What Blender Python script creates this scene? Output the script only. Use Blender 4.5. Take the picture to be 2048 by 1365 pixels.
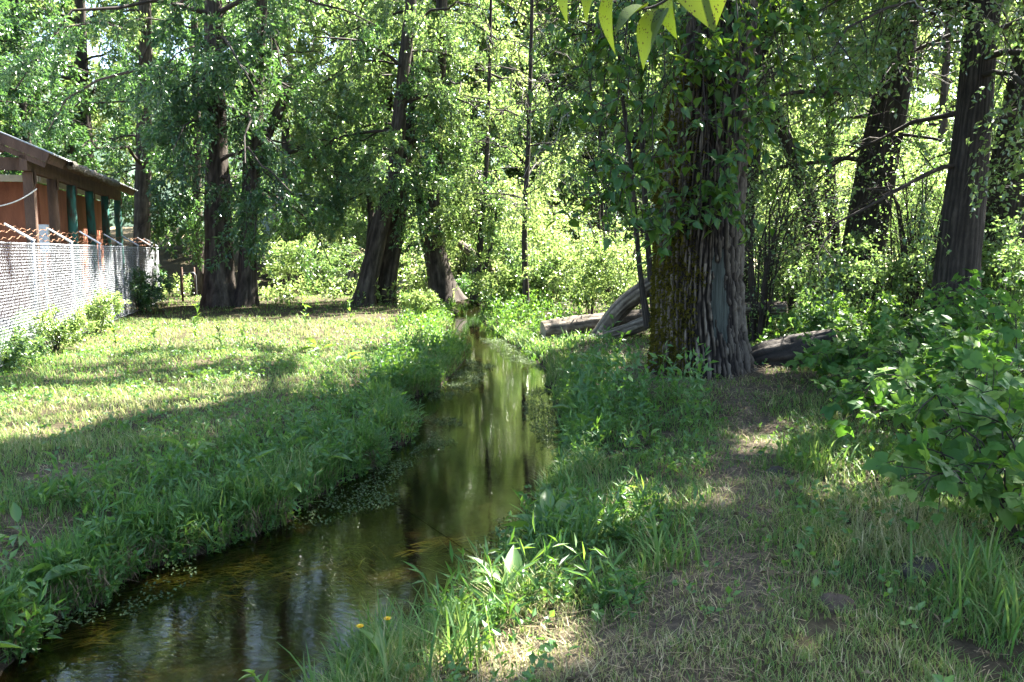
import bpy, math, random
import numpy as np
from mathutils import Vector, Matrix

# ------------------------------------------------------------------ camera, sky, sun, exposure
for o in list(bpy.data.objects): bpy.data.objects.remove(o)
SC = bpy.context.scene
COL = SC.collection
FPX, CX, CY, HOR, CAMZ = 1593.0, 1024.0, 682.5, 505.0, 1.65
PITCH = math.atan((CY - HOR) / FPX)
cam_d = bpy.data.cameras.new('camera'); cam = bpy.data.objects.new('camera', cam_d); COL.objects.link(cam)
cam_d.lens = 28.0; cam_d.sensor_width = 36.0; cam_d.clip_start = 0.05; cam_d.clip_end = 3000
cam.location = (0, 0, CAMZ); cam.rotation_euler = (math.pi/2 - PITCH, 0, 0)
SC.camera = cam

SUN = np.array([0.55, 0.50, 1.0]); SUN /= np.linalg.norm(SUN)      # direction towards the sun
SUN_EL = math.asin(SUN[2]); SUN_AZ = math.atan2(SUN[0], SUN[1])
W = bpy.data.worlds.new('World'); SC.world = W; W.use_nodes = True
wn = W.node_tree.nodes; bg = wn['Background']
sky = wn.new('ShaderNodeTexSky'); sky.sky_type = 'NISHITA'; sky.sun_disc = False
sky.sun_elevation = SUN_EL; sky.sun_rotation = SUN_AZ; sky.dust_density = 2.0; sky.altitude = 200
W.node_tree.links.new(sky.outputs[0], bg.inputs[0]); bg.inputs[1].default_value = 0.06
sl = bpy.data.lights.new('sun', 'SUN'); sun = bpy.data.objects.new('sun', sl); COL.objects.link(sun)
sl.energy = 5.0; sl.angle = math.radians(0.53); sl.color = (1.0, 0.95, 0.86)
sun.rotation_euler = Vector(SUN).to_track_quat('Z', 'Y').to_euler(); sun.location = (20, 20, 40)
vs = SC.view_settings; vs.view_transform = 'Standard'; vs.look = 'None'; vs.gamma = 1; vs.use_curve_mapping = False
vs.exposure = 3.72
SC.render.engine = 'CYCLES'
cy = SC.cycles
cy.max_bounces = 7; cy.diffuse_bounces = 4; cy.glossy_bounces = 3; cy.transmission_bounces = 4; cy.transparent_max_bounces = 8
cy.caustics_reflective = False; cy.caustics_refractive = False; cy.sample_clamp_indirect = 6.0
cy.use_denoising = True; cy.use_adaptive_sampling = True; cy.adaptive_threshold = 0.02

# ------------------------------------------------------------------ helpers
cp, sp = math.cos(PITCH), math.sin(PITCH)
def ray(px, py):
    x = (px - CX)/FPX; y = (CY - py)/FPX
    return np.array([x, cp + y*sp, -sp + y*cp])      # camera looks along +Y, tilted down
def P(px, py, z=0.0):                                 # the point of a horizontal plane that a pixel shows
    d = ray(px, py); t = (z - CAMZ)/d[2]
    return np.array([d[0]*t, d[1]*t, z])
def at(px, py, Y):                                    # the point at distance Y that a pixel shows
    d = ray(px, py); t = Y/d[1]
    return np.array([d[0]*t, Y, CAMZ + d[2]*t])
def rng_(s): return np.random.default_rng(s)
def nrm(a): return a/np.maximum(np.linalg.norm(a, axis=-1, keepdims=True), 1e-9)
def hsh(i, j, k):
    n = (i*374761393 + j*668265263 + k*1274126177) & 0xffffffff
    n = ((n ^ (n >> 13))*1274126177) & 0xffffffff
    return ((n ^ (n >> 16)) & 0xffff)/65535.0
def noise(x, y, z=0.0):
    x, y, z = np.broadcast_arrays(np.asarray(x, float), np.asarray(y, float), np.asarray(z, float))
    xi, yi, zi = np.floor(x).astype(np.int64), np.floor(y).astype(np.int64), np.floor(z).astype(np.int64)
    fx, fy, fz = x-xi, y-yi, z-zi
    fx, fy, fz = fx*fx*(3-2*fx), fy*fy*(3-2*fy), fz*fz*(3-2*fz)
    def L(dz):
        a = hsh(xi, yi, zi+dz)*(1-fx) + hsh(xi+1, yi, zi+dz)*fx
        b = hsh(xi, yi+1, zi+dz)*(1-fx) + hsh(xi+1, yi+1, zi+dz)*fx
        return a*(1-fy) + b*fy
    return L(0)*(1-fz) + L(1)*fz
def fbm(x, y, z=0.0, o=3):
    s = 0; a = .5
    for k in range(o):
        s = s + a*noise(np.asarray(x)*2**k, np.asarray(y)*2**k, np.asarray(z)*2**k + 7*k); a *= .5
    return s/(1-.5**o)

class MB:                                             # collects vertices, faces and a colour value per vertex
    def __init__(s): s.V = []; s.F = []; s.A = []; s.n = 0
    def add(s, V, F, a=0.5):
        V = np.asarray(V, float).reshape(-1, 3); F = np.asarray(F, np.int64)
        s.V.append(V); s.F.append(F + s.n); s.n += len(V)
        s.A.append(np.broadcast_to(np.asarray(a, float), (len(V),)))
        return s
    def mesh(s, name, mat, origin=(0, 0, 0), smooth=False):
        V = np.concatenate(s.V) - np.asarray(origin); A = np.concatenate(s.A)
        loops = np.concatenate([f.ravel() for f in s.F]); cnt = np.concatenate([np.full(len(f), f.shape[1]) for f in s.F])
        st = np.concatenate([[0], np.cumsum(cnt)[:-1]])
        me = bpy.data.meshes.new(name)
        me.vertices.add(len(V)); me.vertices.foreach_set('co', V.astype(np.float32).ravel())
        me.loops.add(len(loops)); me.loops.foreach_set('vertex_index', loops.astype(np.int32))
        me.polygons.add(len(cnt)); me.polygons.foreach_set('loop_start', st.astype(np.int32))
        try: me.polygons.foreach_set('loop_total', cnt.astype(np.int32))
        except Exception: pass
        me.polygons.foreach_set('use_smooth', np.full(len(cnt), smooth))
        at_ = me.attributes.new('v', 'FLOAT', 'POINT'); at_.data.foreach_set('value', A.astype(np.float32))
        me.update(calc_edges=True)
        if mat: me.materials.append(mat)
        return me

def obj(name, me, parent=None, loc=(0, 0, 0)):
    o = bpy.data.objects.new(name, me); COL.objects.link(o); o.location = loc
    if parent is not None: o.parent = parent
    return o
def tag(o, label, cat=None, group=None, kind=None):
    if label: o['label'] = label
    if cat: o['category'] = cat
    if group: o['group'] = group
    if kind: o['kind'] = kind
    return o
def thing(name, label, cat, loc, group=None):
    return tag(obj(name, None, None, loc), label, cat, group)
def part(root, name, mb, mat, smooth=False, parent=None, kind=None):
    o = obj(name, mb.mesh(name, mat, root.location[:], smooth), parent or root)
    if kind: o['kind'] = kind
    return o
def copy_tree(o, loc, rz, s, label, group=None):
    c = o.copy(); COL.objects.link(c); c.location = loc; c.rotation_euler = (0, 0, rz); c.scale = (s, s, s)
    c['label'] = label
    if group: c['group'] = group
    for ch in list(o.children):
        d = ch.copy(); COL.objects.link(d); d.parent = c
        for g in list(ch.children):
            e = g.copy(); COL.objects.link(e); e.parent = d
    return c

BOXF = [[0,3,2,1],[4,5,6,7],[0,1,5,4],[1,2,6,5],[2,3,7,6],[3,0,4,7]]
def box(mb, c, X, Y, Z, a=.5):                        # centre and three half-axis vectors
    c, X, Y, Z = [np.asarray(q, float) for q in (c, X, Y, Z)]
    mb.add([c-X-Y-Z, c+X-Y-Z, c+X+Y-Z, c-X+Y-Z, c-X-Y+Z, c+X-Y+Z, c+X+Y+Z, c-X+Y+Z], BOXF, a); return mb

def tubes(mb, Pt, R, sides=4, a=.5, cap=False):       # many polylines at once: Pt (N,K,3), R (N,K)
    Pt = np.asarray(Pt, float); R = np.asarray(R, float)
    N, K, _ = Pt.shape
    if N == 0: return mb
    T = nrm(np.gradient(Pt, axis=1))
    ref = np.where(np.abs(T[:, :1, 2:3]) < .8, np.array([0, 0, 1.]), np.array([1., 0, 0]))
    A1 = nrm(np.cross(T, np.broadcast_to(ref, T.shape))); A2 = np.cross(T, A1)
    th = np.arange(sides)*2*np.pi/sides
    ring = (Pt[:, :, None] + R[:, :, None, None]*(np.cos(th)[:, None]*A1[:, :, None] + np.sin(th)[:, None]*A2[:, :, None]))
    idx = np.arange(N*K*sides).reshape(N, K, sides); nx = np.roll(idx, -1, axis=2)
    F = np.stack([idx[:, :-1], nx[:, :-1], nx[:, 1:], idx[:, 1:]], -1).reshape(-1, 4)
    aa = np.broadcast_to(np.asarray(a, float).reshape(-1, 1, 1) if np.ndim(a) else a, (N, K, sides)).ravel()
    mb.add(ring.reshape(-1, 3), F, aa)
    if cap:
        for r in (idx[:, 0, ::-1], idx[:, -1]):
            mb.F.append(r.reshape(-1, sides) + mb.n - N*K*sides)
    return mb

def smooth_path(pts, n):                              # Catmull-Rom through the points (any width of columns)
    pts = np.asarray(pts, float); m = len(pts)
    t = np.linspace(0, m-1-1e-6, n); i = t.astype(int); f = (t-i)[:, None]
    g = lambda k: pts[np.clip(k, 0, m-1)]
    p0, p1, p2, p3 = g(i-1), g(i), g(i+1), g(i+2)
    return .5*((2*p1) + (p2-p0)*f + (2*p0-5*p1+4*p2-p3)*f**2 + (3*p1-p0-3*p2+p3)*f**3)

# ------------------------------------------------------------------ materials
def ramp(nt, pos_cols):
    r = nt.nodes.new('ShaderNodeValToRGB'); e = r.color_ramp.elements
    while len(e) < len(pos_cols): e.new(.5)
    for k, (p, c) in enumerate(pos_cols): e[k].position = p; e[k].color = (*c, 1)
    return r
def new_mat(name):
    m = bpy.data.materials.new(name); m.use_nodes = True
    return m, m.node_tree, m.node_tree.nodes['Principled BSDF'], m.node_tree.nodes['Material Output']
def attr(nt, n='v'):
    a = nt.nodes.new('ShaderNodeAttribute'); a.attribute_name = n; return a
def leaf_mat(name, cols, trans, tw=.45, rough=.42, spec=.5, spots=False):
    m, nt, bs, out = new_mat(name); L = nt.links
    a = attr(nt); r = ramp(nt, [(k/(len(cols)-1), c) for k, c in enumerate(cols)])
    r2 = ramp(nt, [(0, trans[0]), (1, trans[1])])
    L.new(a.outputs['Fac'], r.inputs[0]); L.new(a.outputs['Fac'], r2.inputs[0])
    c1, c2 = r.outputs[0], r2.outputs[0]
    if spots:
        tc = nt.nodes.new('ShaderNodeTexCoord'); v = nt.nodes.new('ShaderNodeTexVoronoi'); v.inputs['Scale'].default_value = 17
        cmp = nt.nodes.new('ShaderNodeMath'); cmp.operation = 'LESS_THAN'; cmp.inputs[1].default_value = .30
        n2 = nt.nodes.new('ShaderNodeTexNoise'); n2.inputs['Scale'].default_value = 6
        mul = nt.nodes.new('ShaderNodeMath'); mul.operation = 'MULTIPLY'
        g = nt.nodes.new('ShaderNodeMath'); g.operation = 'GREATER_THAN'; g.inputs[1].default_value = .53
        L.new(tc.outputs['Object'], v.inputs['Vector']); L.new(tc.outputs['Object'], n2.inputs['Vector'])
        L.new(v.outputs['Distance'], cmp.inputs[0]); L.new(n2.outputs['Fac'], g.inputs[0])
        L.new(cmp.outputs[0], mul.inputs[0]); L.new(g.outputs[0], mul.inputs[1])
        res = []
        for c in (c1, c2):
            mx = nt.nodes.new('ShaderNodeMixRGB'); mx.inputs[2].default_value = (.02, .015, .004, 1)
            L.new(mul.outputs[0], mx.inputs[0]); L.new(c, mx.inputs[1]); res.append(mx.outputs[0])
        c1, c2 = res
    L.new(c1, bs.inputs['Base Color'])
    bs.inputs['Roughness'].default_value = rough; bs.inputs['Specular IOR Level'].default_value = spec
    t = nt.nodes.new('ShaderNodeBsdfTranslucent'); L.new(c2, t.inputs[0])
    mx = nt.nodes.new('ShaderNodeMixShader'); mx.inputs[0].default_value = tw
    L.new(bs.outputs[0], mx.inputs[1]); L.new(t.outputs[0], mx.inputs[2]); L.new(mx.outputs[0], out.inputs[0])
    return m
def plain(name, col, rough=.8, var=.25, scale=6, bump=0, bscale=40, metal=0, stretch=(1, 1, 1), spec=.3, cols=None):
    m, nt, bs, out = new_mat(name); L = nt.links
    tc = nt.nodes.new('ShaderNodeTexCoord'); mp = nt.nodes.new('ShaderNodeMapping'); mp.inputs['Scale'].default_value = stretch
    n = nt.nodes.new('ShaderNodeTexNoise'); n.inputs['Scale'].default_value = scale; n.inputs['Detail'].default_value = 6; n.inputs['Roughness'].default_value = .65
    L.new(tc.outputs['Object'], mp.inputs[0]); L.new(mp.outputs[0], n.inputs['Vector'])
    c = np.array(col)
    r = ramp(nt, cols if cols else [(.3, tuple(c*(1-var))), (.7, tuple(np.minimum(c*(1+var), 1)))])
    L.new(n.outputs['Fac'], r.inputs[0]); L.new(r.outputs[0], bs.inputs['Base Color'])
    bs.inputs['Roughness'].default_value = rough; bs.inputs['Metallic'].default_value = metal; bs.inputs['Specular IOR Level'].default_value = spec
    if bump:
        n2 = nt.nodes.new('ShaderNodeTexNoise'); n2.inputs['Scale'].default_value = bscale; n2.inputs['Detail'].default_value = 5
        b = nt.nodes.new('ShaderNodeBump'); b.inputs['Strength'].default_value = bump; b.inputs['Distance'].default_value = .03
        L.new(mp.outputs[0], n2.inputs['Vector']); L.new(n2.outputs['Fac'], b.inputs['Height']); L.new(b.outputs[0], bs.inputs['Normal'])
    return m
def attr_mat(name, cols, rough=.85, spec=.25, nscale=30, nvar=.35, bump=.4, stretch=(1, 1, 1)):
    m, nt, bs, out = new_mat(name); L = nt.links
    a = attr(nt); r = ramp(nt, cols); L.new(a.outputs['Fac'], r.inputs[0])
    tc = nt.nodes.new('ShaderNodeTexCoord'); mp = nt.nodes.new('ShaderNodeMapping'); mp.inputs['Scale'].default_value = stretch
    n = nt.nodes.new('ShaderNodeTexNoise'); n.inputs['Scale'].default_value = nscale; n.inputs['Detail'].default_value = 6; n.inputs['Roughness'].default_value = .7
    L.new(tc.outputs['Object'], mp.inputs[0]); L.new(mp.outputs[0], n.inputs['Vector'])
    mr = nt.nodes.new('ShaderNodeMapRange'); mr.inputs[1].default_value = .3; mr.inputs[2].default_value = .7
    mr.inputs[3].default_value = 1-nvar; mr.inputs[4].default_value = 1+nvar
    L.new(n.outputs['Fac'], mr.inputs[0])
    mx = nt.nodes.new('ShaderNodeMixRGB'); mx.blend_type = 'MULTIPLY'; mx.inputs[0].default_value = 1
    L.new(r.outputs[0], mx.inputs[1]); L.new(mr.outputs[0], mx.inputs[2]); L.new(mx.outputs[0], bs.inputs['Base Color'])
    bs.inputs['Roughness'].default_value = rough; bs.inputs['Specular IOR Level'].default_value = spec
    b = nt.nodes.new('ShaderNodeBump'); b.inputs['Strength'].default_value = bump; b.inputs['Distance'].default_value = .02
    L.new(n.outputs['Fac'], b.inputs['Height']); L.new(b.outputs[0], bs.inputs['Normal'])
    return m

M = {}
M['leaf_mid'] = leaf_mat('leaf_mid', [(.022, .066, .018), (.045, .105, .022), (.075, .140, .030)], [(.13, .26, .055), (.28, .38, .10)], .42, .28, .9)
M['leaf_dark'] = leaf_mat('leaf_dark', [(.018, .060, .024), (.034, .092, .032), (.06, .125, .036)], [(.06, .16, .03), (.14, .26, .05)], .38, .30, .7)
M['leaf_yel'] = leaf_mat('leaf_yel', [(.045, .095, .018), (.08, .14, .024), (.12, .18, .034)], [(.22, .36, .08), (.40, .49, .15)], .46, .30, .9)
M['leaf_cotton'] = leaf_mat('leaf_cotton', [(.018, .062, .016), (.032, .092, .022), (.055, .12, .026)], [(.09, .20, .015), (.24, .33, .02)], .38, .40, .32)
M['leaf_near'] = leaf_mat('leaf_near', [(.05, .085, .010), (.09, .14, .014)], [(.030, .055, .004), (.060, .080, .004)], .5, .5, .3, True)
M['leaf_bramble'] = leaf_mat('leaf_bramble', [(.028, .085, .016), (.055, .13, .024), (.12, .19, .038)], [(.08, .22, .02), (.18, .32, .03)], .36, .5, .22)
M['leaf_weed'] = leaf_mat('leaf_weed', [(.026, .085, .022), (.05, .125, .03), (.09, .17, .045)], [(.10, .26, .025), (.24, .38, .04)], .4, .42)
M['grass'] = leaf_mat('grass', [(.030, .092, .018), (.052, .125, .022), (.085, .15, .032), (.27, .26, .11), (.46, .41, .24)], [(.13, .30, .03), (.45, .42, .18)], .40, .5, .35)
M['straw'] = leaf_mat('straw', [(.06, .045, .028), (.15, .115, .068), (.30, .24, .14)], [(.1, .08, .03), (.3, .24, .1)], .2, .7, .2)
M['waterweed'] = leaf_mat('waterweed', [(.035, .045, .008), (.075, .080, .012), (.12, .11, .02)], [(.1, .1, .01), (.2, .16, .02)], .3, .6)
M['floatweed'] = leaf_mat('floatweed', [(.025, .050, .014), (.042, .075, .020), (.08, .11, .036)], [(.06, .12, .03), (.15, .2, .06)], .25, .5, .3)
M['flower'] = leaf_mat('flower', [(.75, .45, .01), (.85, .6, .02)], [(.6, .4, .01), (.7, .5, .02)], .3)
M['white_flower'] = leaf_mat('white_flower', [(.6, .6, .5), (.8, .8, .75)], [(.5, .5, .4), (.6, .6, .5)], .3)
M['twig'] = plain('twig', (.030, .023, .018), .85, .4, 12)
M['pale_twig'] = plain('pale_twig', (.22, .19, .16), .85, .4, 12)
M['bark'] = attr_mat('bark', [(0, (.018, .014, .011)), (.55, (.045, .036, .029)), (1, (.09, .075, .06))], .9, .2, 18, .45, .8, (1, 1, .22))
M['bark_maple'] = attr_mat('bark_maple', [(0, (.016, .013, .010)), (.55, (.026, .021, .017)), (1, (.055, .046, .037))], .9, .2, 24, .4, .6, (1, 1, .3))
M['cotton_bark'] = attr_mat('cotton_bark', [(0, (.007, .005, .004)), (.30, (.022, .017, .013)), (.6, (.075, .060, .045)), (1, (.145, .120, .090))], .9, .2, 34, .30, .5, (1, 1, .6))
M['scar'] = plain('scar', (.040, .045, .037), .85, .6, 22, .8, 60, stretch=(1, 1, .07), spec=.15)
M['moss'] = leaf_mat('moss', [(.028, .028, .006), (.065, .058, .009), (.12, .10, .014)], [(.07, .07, .01), (.12, .11, .012)], .3, .95, .1)
M['log_pale'] = plain('log_pale', (.27, .215, .165), .85, .35, 5, .6, 20, stretch=(.4, 3, 3))
M['log_grey'] = attr_mat('log_grey', [(0, (.035, .027, .020)), (.6, (.10, .082, .062)), (1, (.20, .17, .13))], .85, .2, 14, .4, .8)
M['log_dark'] = attr_mat('log_dark', [(0, (.010, .008, .006)), (.6, (.034, .028, .022)), (1, (.09, .074, .058))], .8, .3, 16, .4, .8)
M['rock'] = attr_mat('rock', [(0, (.026, .019, .013)), (1, (.085, .064, .046))], .9, .2, 22, .35, .7)

# ------------------------------------------------------------------ stream outline and ground heights
ZW = -0.30
LEFT_PX = [(-160, 1500), (-20, 1375), (60, 1290), (140, 1225), (240, 1175), (340, 1130), (430, 1100), (520, 1062), (600, 1018), (690, 960), (740, 940), (762, 912),
           (825, 872), (815, 838), (795, 808), (850, 790), (920, 738), (935, 716), (898, 700), (885, 676), (902, 650), (905, 634)]
RIGHT_PX = [(330, 1560), (470, 1390), (560, 1310), (630, 1230), (690, 1165), (790, 1125), (940, 1092), (1000, 1050), (1030, 1000), (1075, 935), (1105, 880), (1112, 820),
            (1105, 765), (1070, 712), (1010, 680), (985, 664), (968, 648), (962, 634)]
def wpt(p): return P(p[0], p[1], ZW)[:2]
Ls = [wpt(p) for p in LEFT_PX]; Rs = [P(p[0], p[1], ZW + .44*min(1, max(0, (p[1]-680)/330)))[:2] for p in RIGHT_PX]   # there the bank top hides the water line
Lend = Ls[-1]; Rend = Rs[-1]
Ls += [Lend + np.array([-.2, 3]), Lend + np.array([-2.5, 7]), Lend + np.array([-8, 10])]
Rs += [Rend + np.array([.1, 3]), Rend + np.array([-1.5, 8.5]), Rend + np.array([-8.5, 13])]
Ls = smooth_path(Ls, 90); Rs = smooth_path(Rs, 90)
def rough(line, seed):
    r = np.arange(len(line)); j = (noise(r*.55, seed) - .5)*.20 + (noise(r*1.3, seed+5) - .5)*.16
    t = nrm(np.gradient(line, axis=0)); return line + np.stack([-t[:, 1], t[:, 0]], 1)*j[:, None]
Ls = rough(Ls, 3.3); Rs = rough(Rs, 9.1)
POLY = np.concatenate([Ls, Rs[::-1]])
def inpoly(x, y, poly):
    ins = np.zeros(np.shape(x), bool); n = len(poly)
    for i in range(n):
        x1, y1 = poly[i]; x2, y2 = poly[(i+1) % n]
        if y1 == y2: continue
        c = ((y1 > y) != (y2 > y)) & (x < (x2-x1)*(y-y1)/(y2-y1) + x1)
        ins ^= c
    return ins
def segdist(x, y, line):
    d = np.full(np.shape(x), 1e9)
    for i in range(len(line)-1):
        a, b = line[i], line[i+1]; ab = b-a; L2 = max(ab@ab, 1e-12)
        t = np.clip(((x-a[0])*ab[0] + (y-a[1])*ab[1])/L2, 0, 1)
        d = np.minimum(d, np.hypot(x-a[0]-t*ab[0], y-a[1]-t*ab[1]))
    return d
def stream_d(x, y):                                   # negative in the water, positive on land
    x = np.asarray(x, float); y = np.asarray(y, float)
    d = np.minimum(segdist(x, y, Ls), segdist(x, y, Rs))
    return np.where(inpoly(x, y, POLY), -d, d)
MID = (Ls + Rs)/2
def on_left(x, y): return x < np.interp(y, MID[:70, 1], MID[:70, 0])
TREE = P(1402, 738, .12)                              # foot of the big cottonwood
def sstep(a, b, x): t = np.clip((x-a)/(b-a), 0, 1); return t*t*(3-2*t)
def height(x, y, d=None):
    x = np.asarray(x, float); y = np.asarray(y, float)
    if d is None: d = stream_d(x, y)
    left = on_left(x, y)
    bank_l = ZW + .11*sstep(0, .12, d) + .17*sstep(.05, 1.0, d)
    bank_r = ZW + .14*sstep(0, .22, d) + .16*sstep(.1, 1.5, d)
    bed = ZW - .05*sstep(0, .08, -d) - .16*sstep(0, .7, -d)
    z = np.where(d < 0, bed, np.where(left, bank_l, bank_r))
    land = sstep(0, .5, d)
    z = z + land*((fbm(x*.8, y*.8, 1.0) - .5)*.10 + (fbm(x*3, y*3, 2.0) - .5)*.05 + (fbm(x*11, y*11, 3.0)-.5)*.025*(y < 16))
    r = np.hypot(x-TREE[0], y-TREE[1]); z = z + .16*np.exp(-(r/1.5)**2)*land
    z = z + .35*sstep(4.5, 9, x)*sstep(3, 9, y)*land
    z = z + 3.4*sstep(35, 54, y)*(1-sstep(-15, -8, x)) + 2.5*sstep(60, 200, y)
    return z

gx = np.unique(np.concatenate([np.arange(-7, 7.01, .115), np.linspace(7, 16, 50), np.linspace(-20, -7, 60), np.linspace(16, 400, 26), np.linspace(-400, -20, 26)]).round(4))
gy = np.unique(np.concatenate([np.arange(1.6, 13, .115), np.linspace(13, 30, 90), np.linspace(30, 60, 40), np.linspace(60, 700, 24), np.linspace(-120, 1.6, 24)]).round(4))
GX, GY = np.meshgrid(gx, gy); DD = stream_d(GX, GY); GZ = height(GX, GY, DD)
def path_mask(x, y):                                  # trodden bare track on the right bank
    ln = np.array([P(*q)[:2] for q in [(1250, 1500), (1330, 1365), (1400, 1250), (1430, 1130), (1460, 1030), (1500, 930), (1510, 850), (1480, 790), (1400, 760), (1300, 720), (1250, 690)]])
    d = segdist(x, y, smooth_path(ln, 24)); w = .12 + .42*fbm(np.asarray(x)*1.6, np.asarray(y)*1.6, 5.)
    m = 1 - sstep(w*.4, w*1.25, d)
    r = np.hypot(x-TREE[0]-.2, y-TREE[1]+.2); m = np.maximum(m, 1-sstep(1.0, 1.9, r + (fbm(x, y, 8.)-.5)*1.2))
    return m*sstep(.25, .55, fbm(np.asarray(x)*2.2, np.asarray(y)*2.2, 44.)+.12)
def bare_spots(x, y):                                 # small worn spots in the left lawn
    m = np.zeros(np.shape(x))
    for px, py, r in [(130, 940, .22), (60, 1060, .30), (470, 830, .16), (520, 840, .12), (1160, 1270, .3), (1000, 1290, .3), (1490, 900, .3), (1262, 712, .5), (1205, 694, .4), (1330, 742, .4), (1430, 770, .5), (1500, 780, .5)]:
        c = P(px, py); m = np.maximum(m, 1-sstep(r*.5, r*1.5, np.hypot(x-c[0], (y-c[1])*.8) + (fbm(np.asarray(x)*4, np.asarray(y)*4, 4.)-.5)*.3))
    return m
PM = np.maximum(path_mask(GX, GY), bare_spots(GX, GY))
dirt = np.where(DD < 0, .06 + .66*sstep(.10, .5, -DD)*(1-sstep(3.8, 4.5, GY + .5*(fbm(GX*2, GY*2, 17.)-.5))), np.where(DD < .15, .05, .16 + .40*PM*(.5+.7*fbm(GX*5, GY*5, 8.)) + .25*(fbm(GX*2, GY*2, 6.)-.5)))
dirt = np.maximum(dirt, .9*sstep(37, 41, GY + .3*GX))
ny, nx = GX.shape; ii = np.arange(ny*nx).reshape(ny, nx)
mb = MB(); mb.add(np.stack([GX, GY, GZ], -1).reshape(-1, 3), np.stack([ii[:-1, :-1], ii[:-1, 1:], ii[1:, 1:], ii[1:, :-1]], -1).reshape(-1, 4), dirt.ravel())
M['ground'] = attr_mat('ground', [(0, (.018, .014, .009)), (.25, (.055, .046, .026)), (.6, (.080, .064, .047)), (.8, (.22, .17, .11)), (1, (.42, .35, .22))], .95, .1, 26, .5, .7)
tag(obj('ground', mb.mesh('ground', M['ground'], smooth=True)), 'grassy creek bank and bare trodden soil', kind='structure')

# water: thin rippled sheet, mirror by Fresnel, brown-green where one looks into it
m, nt, bs, out = new_mat('water'); L = nt.links; nt.nodes.remove(bs)
tr = nt.nodes.new('ShaderNodeBsdfTransparent'); tr.inputs[0].default_value = (.47, .44, .28, 1)
gl = nt.nodes.new('ShaderNodeBsdfGlossy'); gl.inputs['Roughness'].default_value = .01; gl.inputs[0].default_value = (.95, .97, .95, 1)
fr = nt.nodes.new('ShaderNodeFresnel'); fr.inputs[0].default_value = 1.40
mx = nt.nodes.new('ShaderNodeMixShader'); geo = nt.nodes.new('ShaderNodeNewGeometry')
mp = nt.nodes.new('ShaderNodeMapping'); mp.inputs['Scale'].default_value = (.45, 1.0, 1)
n1 = nt.nodes.new('ShaderNodeTexNoise'); n1.inputs['Scale'].default_value = 24; n1.inputs['Detail'].default_value = 4; n1.inputs['Distortion'].default_value = .6
bp = nt.nodes.new('ShaderNodeBump'); bp.inputs['Strength'].default_value = .055; bp.inputs['Distance'].default_value = .012
L.new(geo.outputs['Position'], mp.inputs[0]); L.new(mp.outputs[0], n1.inputs['Vector']); L.new(n1.outputs['Fac'], bp.inputs['Height'])
L.new(bp.outputs[0], gl.inputs['Normal']); L.new(bp.outputs[0], fr.inputs['Normal'])
L.new(fr.outputs[0], mx.inputs[0]); L.new(tr.outputs[0], mx.inputs[1]); L.new(gl.outputs[0], mx.inputs[2]); L.new(mx.outputs[0], out.inputs[0])
M['water'] = m
def widen(a, b, e): t = nrm(a-b); return a + t*e
Wl, Wr = widen(Ls, Rs, .06), widen(Rs, Ls, .06)
mb = MB(); V = np.concatenate([np.c_[Wl, np.full(len(Wl), ZW)], np.c_[Wr, np.full(len(Wr), ZW)]]); k = np.arange(len(Wl)-1); n = len(Wl)
mb.add(V, np.stack([k, k+n, k+n+1, k+1], 1))
tag(obj('stream_water', mb.mesh('stream_water', M['water'], smooth=True)), 'narrow dark creek winding between grassy banks', kind='structure')

# far hills behind the woods
mb = MB(); hx = np.linspace(-500, 700, 121); hy = np.linspace(260, 620, 25); HX, HY = np.meshgrid(hx, hy)
HZ = 95*np.sin(np.clip((HY-260)/360, 0, 1)*np.pi)*(.35+.9*fbm(HX/160, HY/200, 3.)) + 9*(noise(HX/9, HY/9)-.5)
ii = np.arange(HX.size).reshape(HX.shape)
mb.add(np.stack([HX, HY, HZ], -1).reshape(-1, 3), np.stack([ii[:-1, :-1], ii[:-1, 1:], ii[1:, 1:], ii[1:, :-1]], -1).reshape(-1, 4))
M['hill'] = plain('hill', (.05, .085, .055), .95, .5, .06)
tag(obj('hills', mb.mesh('hills', M['hill'])), 'distant wooded hill behind the trees', kind='structure')

# ------------------------------------------------------------------ where the sun gets through the canopy
def gpoly(px): return np.array([P(*q)[:2] for q in px])
LIT = [gpoly(q) for q in [
    [(60, 720), (120, 640), (230, 618), (330, 640), (560, 642), (700, 628), (905, 625), (915, 660), (880, 690), (760, 690), (640, 705), (520, 690), (350, 690), (240, 712), (150, 735)],
    [(-60, 790), (120, 775), (300, 768), (400, 750), (500, 745), (560, 770), (430, 815), (330, 812), (250, 832), (140, 860), (30, 890), (-60, 900)],
    [(600, 700), (740, 700), (850, 720), (780, 760), (640, 800), (560, 780)],
    [(960, 640), (1000, 610), (1230, 610), (1220, 668), (1080, 700), (1000, 668)],
    [(830, 1180), (920, 1100), (1120, 1110), (1210, 1190), (1180, 1290), (1000, 1340), (850, 1280)],
    [(1430, 920), (1440, 885), (1560, 880), (1560, 910)],
    [(1180, 1030), (1200, 960), (1290, 940), (1320, 990), (1250, 1040)],
    [(1600, 1000), (1640, 930), (1750, 930), (1740, 1010)],
    [(1200, 760), (1190, 715), (1240, 700), (1250, 750)],
    [(1500, 770), (1500, 690), (1700, 680), (1720, 760)],
    [(400, 610), (400, 560), (560, 560), (690, 560), (690, 600)],
    [(900, 600), (950, 560), (1300, 560), (1300, 600)],
]]
LIT.append(np.array([P(*q, -.5)[:2] for q in [(80, 1400), (120, 1305), (340, 1295), (360, 1400)]]) + SUN[:2]/SUN[2]*.5)   # on the stream bed
LIT.append(np.array([-.85, .35]) + .42*np.stack([np.cos(np.linspace(0, 6.28, 9)), np.sin(np.linspace(0, 6.28, 9))], 1))
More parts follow.
